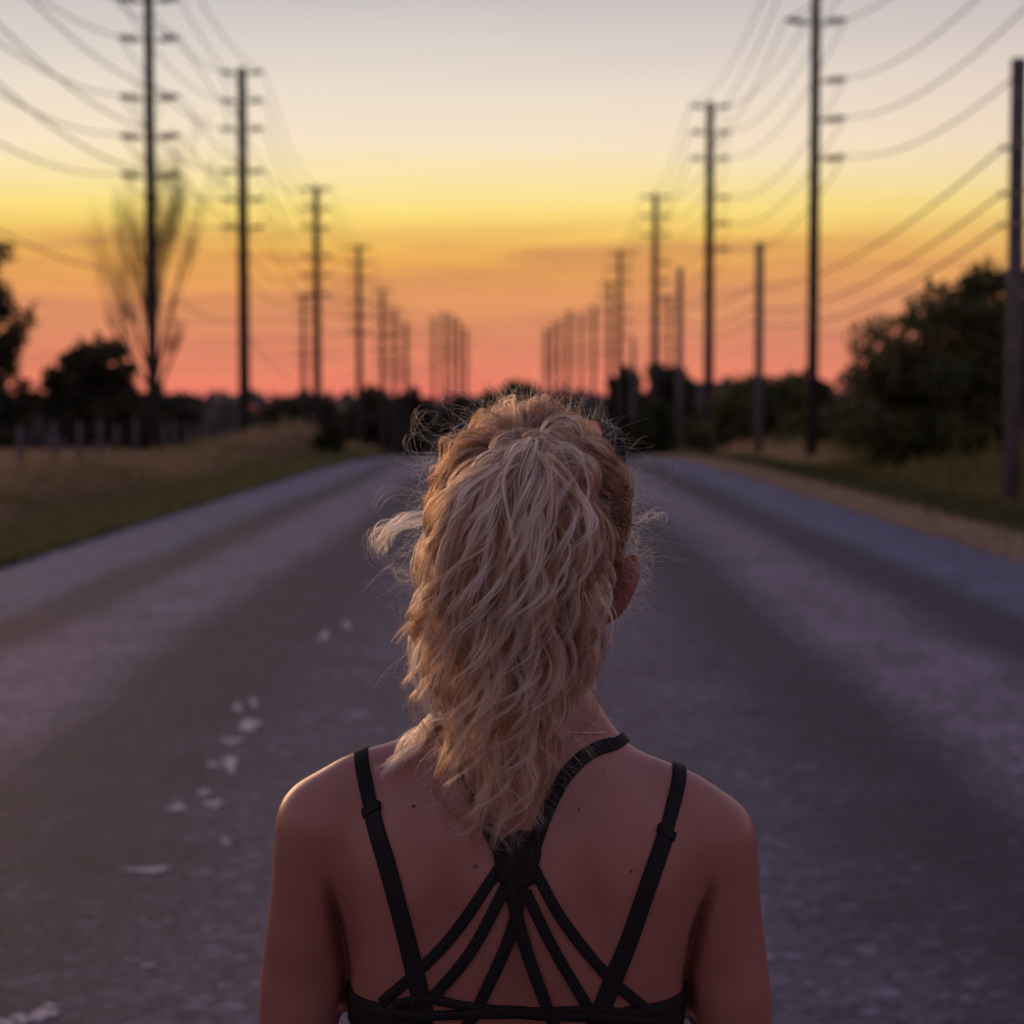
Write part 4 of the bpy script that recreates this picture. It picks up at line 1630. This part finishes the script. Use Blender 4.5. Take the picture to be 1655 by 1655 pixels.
hair_obj('scalp_hair', groups, person)

# -- ponytail
prof_y = [705, 720, 760, 800, 860, 900, 950, 1000, 1050, 1100, 1180, 1230, 1300, 1350, 1400]
prof_l = [800, 775, 745, 724, 712, 702, 696, 690, 684, 688, 696, 698, 708, 734, 776]
prof_r = [925, 940, 950, 952, 956, 964, 972, 972, 962, 946, 938, 920, 892, 876, 868]
dep_y = [700, 760, 860, 960, 1050, 1100, 1200, 1300, 1400]
dep_b = [1.588, 1.570, 1.563, 1.560, 1.562, 1.566, 1.560, 1.553, 1.550]
dep_t = [.012, .030, .044, .048, .050, .050, .042, .028, .014]
# skin in front limit
sk_y = np.arange(1080, 1420, 20)


def tail_y(px, py, lay, s):
    Yb = np.interp(py, dep_y, dep_b)
    Yv = Yb - np.interp(py, dep_y, dep_t) * lay * math.sqrt(max(0.05, 1 - min(1, abs(s)) ** 2))
    if py > 1150:
        h, _n = skin_at(px, py)
        if h is not None:
            Yv = min(Yv, h.y - .006 - .012 * lay)
    return Yv


def tail_lock(s, lay, tip, n_, **kw):
    ctrl = [P0 + hr.normal(size=3) * .004]
    py = 716 + 30 * abs(s) + hr.uniform(-8, 14) + 10 * (1 - lay)
    c_ = 858 + s * hr.uniform(45, 95)
    ctrl.append(np.array(P(c_, py, 1.578 - .016 * lay)))
    w = 0.0
    py += hr.uniform(45, 70)
    while py < tip - 25:
        lft, rgt = np.interp(py, prof_y, prof_l), np.interp(py, prof_y, prof_r)
        ss = np.clip(s + w, -1.02, 1.02)
        px = (lft + rgt) / 2 + ss * (rgt - lft) / 2
        ctrl.append(np.array(P(px, py, tail_y(px, py, lay, ss))))
        w += hr.normal() * .10
        w *= .85
        py += hr.uniform(60, 95)
    lft, rgt = np.interp(tip, prof_y, prof_l), np.interp(tip, prof_y, prof_r)
    px = (lft + rgt) / 2 + np.clip(s + w, -1.1, 1.1) * (rgt - lft) / 2 + hr.normal() * 10
    ctrl.append(np.array(P(px, tip, tail_y(px, tip, lay, s))))
    return lock(ctrl, n_, **kw)


groups = []
for i in range(135):
    lay = hr.random() ** .7
    s = hr.uniform(-1, 1)
    if s < -.6:
        tip = hr.uniform(1040, 1290)
    elif s > .6:
        tip = hr.uniform(960, 1230)
    else:
        tip = 1150 + 245 * hr.random() ** .7
    if lay < .35:
        tip = min(tip, 1320)
    tone = -.12 + .54 * lay + hr.normal() * .13  # deeper locks darker: shade between the locks is put into the tone
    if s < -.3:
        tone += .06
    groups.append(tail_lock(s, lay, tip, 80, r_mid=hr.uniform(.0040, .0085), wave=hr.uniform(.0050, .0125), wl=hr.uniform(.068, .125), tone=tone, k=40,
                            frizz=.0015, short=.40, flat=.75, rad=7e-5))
# front locks with highlights put into their paler tone, following the photograph's larger curls
hero = [
    [(868, 735), (884, 765), (880, 800), (858, 835), (846, 880), (852, 930), (858, 985), (850, 1040), (842, 1100), (836, 1160)],
    [(880, 740), (892, 790), (888, 840), (868, 880), (872, 930), (880, 980), (866, 1040), (872, 1100)],
    [(830, 740), (810, 780), (812, 830), (826, 880), (832, 930), (818, 980), (806, 1030), (800, 1090), (806, 1150)],
    [(800, 760), (786, 800), (778, 850), (772, 900), (776, 950), (764, 1000), (756, 1050), (768, 1110)],
    [(905, 770), (930, 810), (940, 860), (946, 910), (930, 960), (924, 1010), (905, 1060), (890, 1110), (884, 1170)],
    [(920, 790), (955, 830), (962, 880), (958, 930), (972, 980), (966, 1020), (950, 1060)],
    [(760, 800), (740, 850), (728, 890), (722, 940), (706, 990), (690, 1040), (676, 1090), (690, 1140), (700, 1180)],
    [(735, 790), (728, 830), (718, 870), (700, 900), (704, 930)],
    [(745, 920), (738, 970), (740, 1010), (722, 1060), (716, 1120), (728, 1180), (716, 1230), (706, 1290)],
    [(870, 1130), (856, 1190), (846, 1240), (850, 1290), (866, 1340), (876, 1352)],
    [(812, 1180), (818, 1240), (826, 1290), (812, 1330), (800, 1372)],
    [(770, 1200), (778, 1260), (768, 1310), (742, 1336), (722, 1340)],
    [(900, 1090), (912, 1130), (906, 1180), (900, 1230), (890, 1270)],
    [(735, 1150), (742, 1200), (730, 1250), (712, 1300)],
    [(790, 1050), (800, 1110), (786, 1160), (792, 1220), (806, 1280), (800, 1340)],
    [(880, 1010), (900, 1060), (896, 1110), (880, 1150), (886, 1200)],
    [(940, 960), (950, 1000), (948, 1050), (936, 1100), (930, 1150), (915, 1172)],
    [(690, 1000), (674, 1050), (672, 1100), (690, 1150), (720, 1168)],
]
for hpts in hero:
    hpts = [(hpts[0][0] * .45 + 858 * .55, hpts[0][1] * .45 + 728 * .55)] + hpts if hpts[0][1] < 830 else hpts
    for rep in range(2):
        jit = hr.normal(size=2) * 6
        yk = .009 if rep == 0 else .003
        ctrl = []
        for px, py in hpts:
            lft, rgt = np.interp(py, prof_y, prof_l), np.interp(py, prof_y, prof_r)
            s = np.clip((px - (lft + rgt) / 2) / ((rgt - lft) / 2), -1, 1)
            ctrl.append(np.array(P(px + jit[0], py + jit[1], tail_y(px, py, 1.0, s) - yk)))
        groups.append(lock(ctrl, 46, hr.uniform(.0030, .0056), hr.uniform(.0008, .0030), .07, hr.uniform(.62, .92), k=40, r_root=.0008, r_tip=.0014, frizz=.0013, short=.45, flat=.7, rad=6e-5))
# more locks on top of the tail, their paler tone painted as highlights
for i in range(50):
    s = hr.uniform(-.95, .95)
    groups.append(tail_lock(s, hr.uniform(.95, 1.15), hr.uniform(1150, 1385) if abs(s) < .55 else hr.uniform(980, 1230), 44, r_mid=hr.uniform(.0024, .0052), wave=hr.uniform(.007, .0145),
                            wl=hr.uniform(.075, .125), tone=hr.uniform(.70, 1.0), k=48, frizz=.0010, short=.45, flat=.7, rad=6.5e-5, r_root=.001))
# thin wisps wandering over the tail
for i in range(100):
    s = hr.uniform(-1, 1)
    groups.append(tail_lock(s, hr.uniform(.75, 1.12), hr.uniform(900, 1390 if abs(s) < .5 else 1230), int(hr.integers(4, 14)), r_mid=hr.uniform(.0015, .004), wave=hr.uniform(.004, .013),
                            wl=hr.uniform(.05, .11), tone=hr.uniform(.5, .95), k=44, frizz=.0030, short=.5, rad=5.5e-5))
# loops and ringlets at the top of the tail
for cx_, cy_, r0, turns, yd in ((915, 735, 24, 1.6, 1.553), (945, 752, 17, 1.4, 1.556), (930, 775, 28, 1.2, 1.552), (880, 722, 34, .8, 1.556), (835, 728, 36, .75, 1.556), (905, 705, 30, .8, 1.565)):
    a0 = hr.uniform(2.4, 3.4)
    ctrl = [P0]
    for k in range(int(14 * turns)):
        a = a0 - k * 2 * math.pi / 14
        ctrl.append(np.array(P(cx_ + r0 * math.cos(a) * (1 + .02 * k), cy_ - r0 * .8 * math.sin(a) + k * .8, yd - .0006 * k)))
    groups.append(lock(ctrl, 30, .0034, .0012, .06, .66, k=48, frizz=.0028, short=.45, rad=6e-5))
# lock over the left shoulder
sh = []
for px, py in ((712, 1150), (690, 1178), (668, 1200), (640, 1232), (608, 1258)):
    h, _n = skin_at(px, py)
    sh.append(np.array(P(px, py, (h.y if h is not None and h.y < 1.7 else 1.62) - .010)))
for k_ in range(3):
    groups.append(lock([p + hr.normal(size=3) * .0025 for p in sh], 70, .0060, .0012, .06, .80, k=24, r_tip=.0006, short=.45, frizz=.002))
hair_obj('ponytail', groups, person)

# -- tuft blown out to the left, and loose frizz round the outline
groups = []
for rep in range(5):
    j = hr.normal(size=2) * 4
    Yt = 1.655
    ctrl = [np.array(P(x_ + j[0] * w_, y_ + j[1] * w_, Yt)) for x_, y_, w_ in
            ((712, 832, .3), (682, 838, 1), (655, 840, 1.7), (630, 850, 1.7), (613, 872, 1.5), (612, 890, 1.2), (622, 900, 1))]
    groups.append(lock(ctrl, 34, .0045, .0012, .05, .95, k=28, r_root=.006, r_tip=.0020, short=.5, frizz=.0032, rad=6e-5))
for rep in range(3):
    j = hr.normal(size=2) * 4
    ctrl = [np.array(P(x_ + j[0], y_ + j[1], 1.64)) for x_, y_ in ((705, 938), (682, 944), (660, 936), (640, 924), (622, 912))]
    groups.append(lock(ctrl, 12, .0026, .0008, .05, .70, k=24, r_tip=.0016, short=.5, frizz=.0026, rad=5e-5))
for rep in range(3):
    j = hr.normal(size=2) * 5
    ctrl = [np.array(P(x_ + j[0], y_ + j[1], 1.62)) for x_, y_ in ((690, 860), (676, 890), (672, 930), (684, 960), (676, 1000), (664, 1050), (660, 1100))]
    groups.append(lock(ctrl, 50, .003, .002, .06, .66, k=24, r_tip=.0006, short=.4))
for rep in range(3):
    j = hr.normal(size=2) * 4
    ctrl = [np.array(P(x_ + j[0], y_ + j[1], 1.66)) for x_, y_ in ((1024, 842), (1038, 838), (1052, 830), (1062, 832), (1058, 842), (1050, 846))]
    groups.append(lock(ctrl, 8, .0022, .0008, .05, .9, k=24, r_tip=.0012, short=.5, frizz=.002, rad=5e-5))
fz_p, fz_t = [], []
K = 16
for i in range(2600):
    while True:
        d = hr.normal(size=3)
        d /= np.linalg.norm(d)
        if d[2] < -.5 or (d[1] > .3 and d[2] < .5) or d[1] > .7:
            continue
        break
    p = CH + RH * d * hr.uniform(1.05, 1.22)
    tang = np.cross(d, hr.normal(size=3))
    tang /= np.linalg.norm(tang)
    outw = hr.random() ** 2.2
    L = hr.uniform(.012, .05) * (1 + .6 * outw)
    v = tang * (1 - .6 * outw) + d * (.25 + .9 * outw)
    v /= np.linalg.norm(v)
    axis = hr.normal(size=3)
    axis /= np.linalg.norm(axis)
    curl = hr.normal() * 2.6
    pts = [p]
    for k in range(K - 1):
        v = v + np.cross(axis, v) * curl / K + np.array((0, 0, -.03))
        v /= np.linalg.norm(v)
        pts.append(pts[-1] + v * L / K)
    fz_p.append(pts)
    fz_t.append(hr.uniform(.6, 1.0))
groups.append((np.array(fz_p), np.linspace(4.5e-5, 2.5e-5, K), np.array(fz_t)[:, None] * np.ones((1, K))))
# long stray hairs off the tail and nape
fz_p, fz_t = [], []
K = 20
for i in range(420):
    py = hr.uniform(740, 1330)
    s = hr.choice([-1, 1]) * hr.uniform(.8, 1.05) if hr.random() < .65 else hr.uniform(-1, 1)
    lft, rgt = np.interp(py, prof_y, prof_l), np.interp(py, prof_y, prof_r)
    px = (lft + rgt) / 2 + s * (rgt - lft) / 2
    p = np.array(P(px, py, tail_y(px, py, .9, s) - .002))
    v = np.array((s * hr.uniform(.1, 1.0), -hr.uniform(0, .25), -hr.uniform(.1, 1.0)))
    v /= np.linalg.norm(v)
    L = hr.uniform(.02, .055)
    axis = np.array((hr.normal() * .3, 1, hr.normal() * .3))
    curl = hr.normal() * 2.4
    pts = [p]
    for k in range(K - 1):
        v = v + np.cross(axis, v) * curl / K
        v /= np.linalg.norm(v)
        pts.append(pts[-1] + v * L / K)
    fz_p.append(pts)
    fz_t.append(hr.uniform(.55, .95))
groups.append((np.array(fz_p), np.linspace(4.5e-5, 2.5e-5, K), np.array(fz_t)[:, None] * np.ones((1, K))))
# long fine loops at the upper left
for ctl in ([(705, 712), (680, 706), (664, 690), (668, 672), (690, 660), (712, 655)], [(700, 735), (672, 735), (654, 718), (648, 700), (660, 690), (686, 675), (700, 655)],
            [(730, 660), (718, 648), (730, 636), (760, 640), (788, 652)], [(690, 745), (664, 748), (645, 738), (640, 720)], [(690, 690), (676, 668), (686, 652), (714, 656)],
            [(688, 800), (650, 792), (616, 798), (606, 822), (618, 850)], [(960, 672), (985, 684), (1000, 720), (1004, 750)], [(690, 1076), (665, 1080), (640, 1072)],
            [(660, 990), (650, 1030), (658, 1080)], [(962, 1040), (968, 1060), (970, 1085)], [(940, 1060), (955, 1062), (966, 1052)]):
    for rep in range(3):
        j = hr.normal(size=2) * 4
        groups.append(lock([np.array(P(a + j[0] + hr.normal() * 4, b2 + j[1] + hr.normal() * 4, 1.625)) for a, b2 in ctl], 2, .0025, .0006, .05, .8, k=30, rad=3.2e-5, r_tip=.0030, short=.6, frizz=.0012))
hair_obj('loose_hair', groups, person)
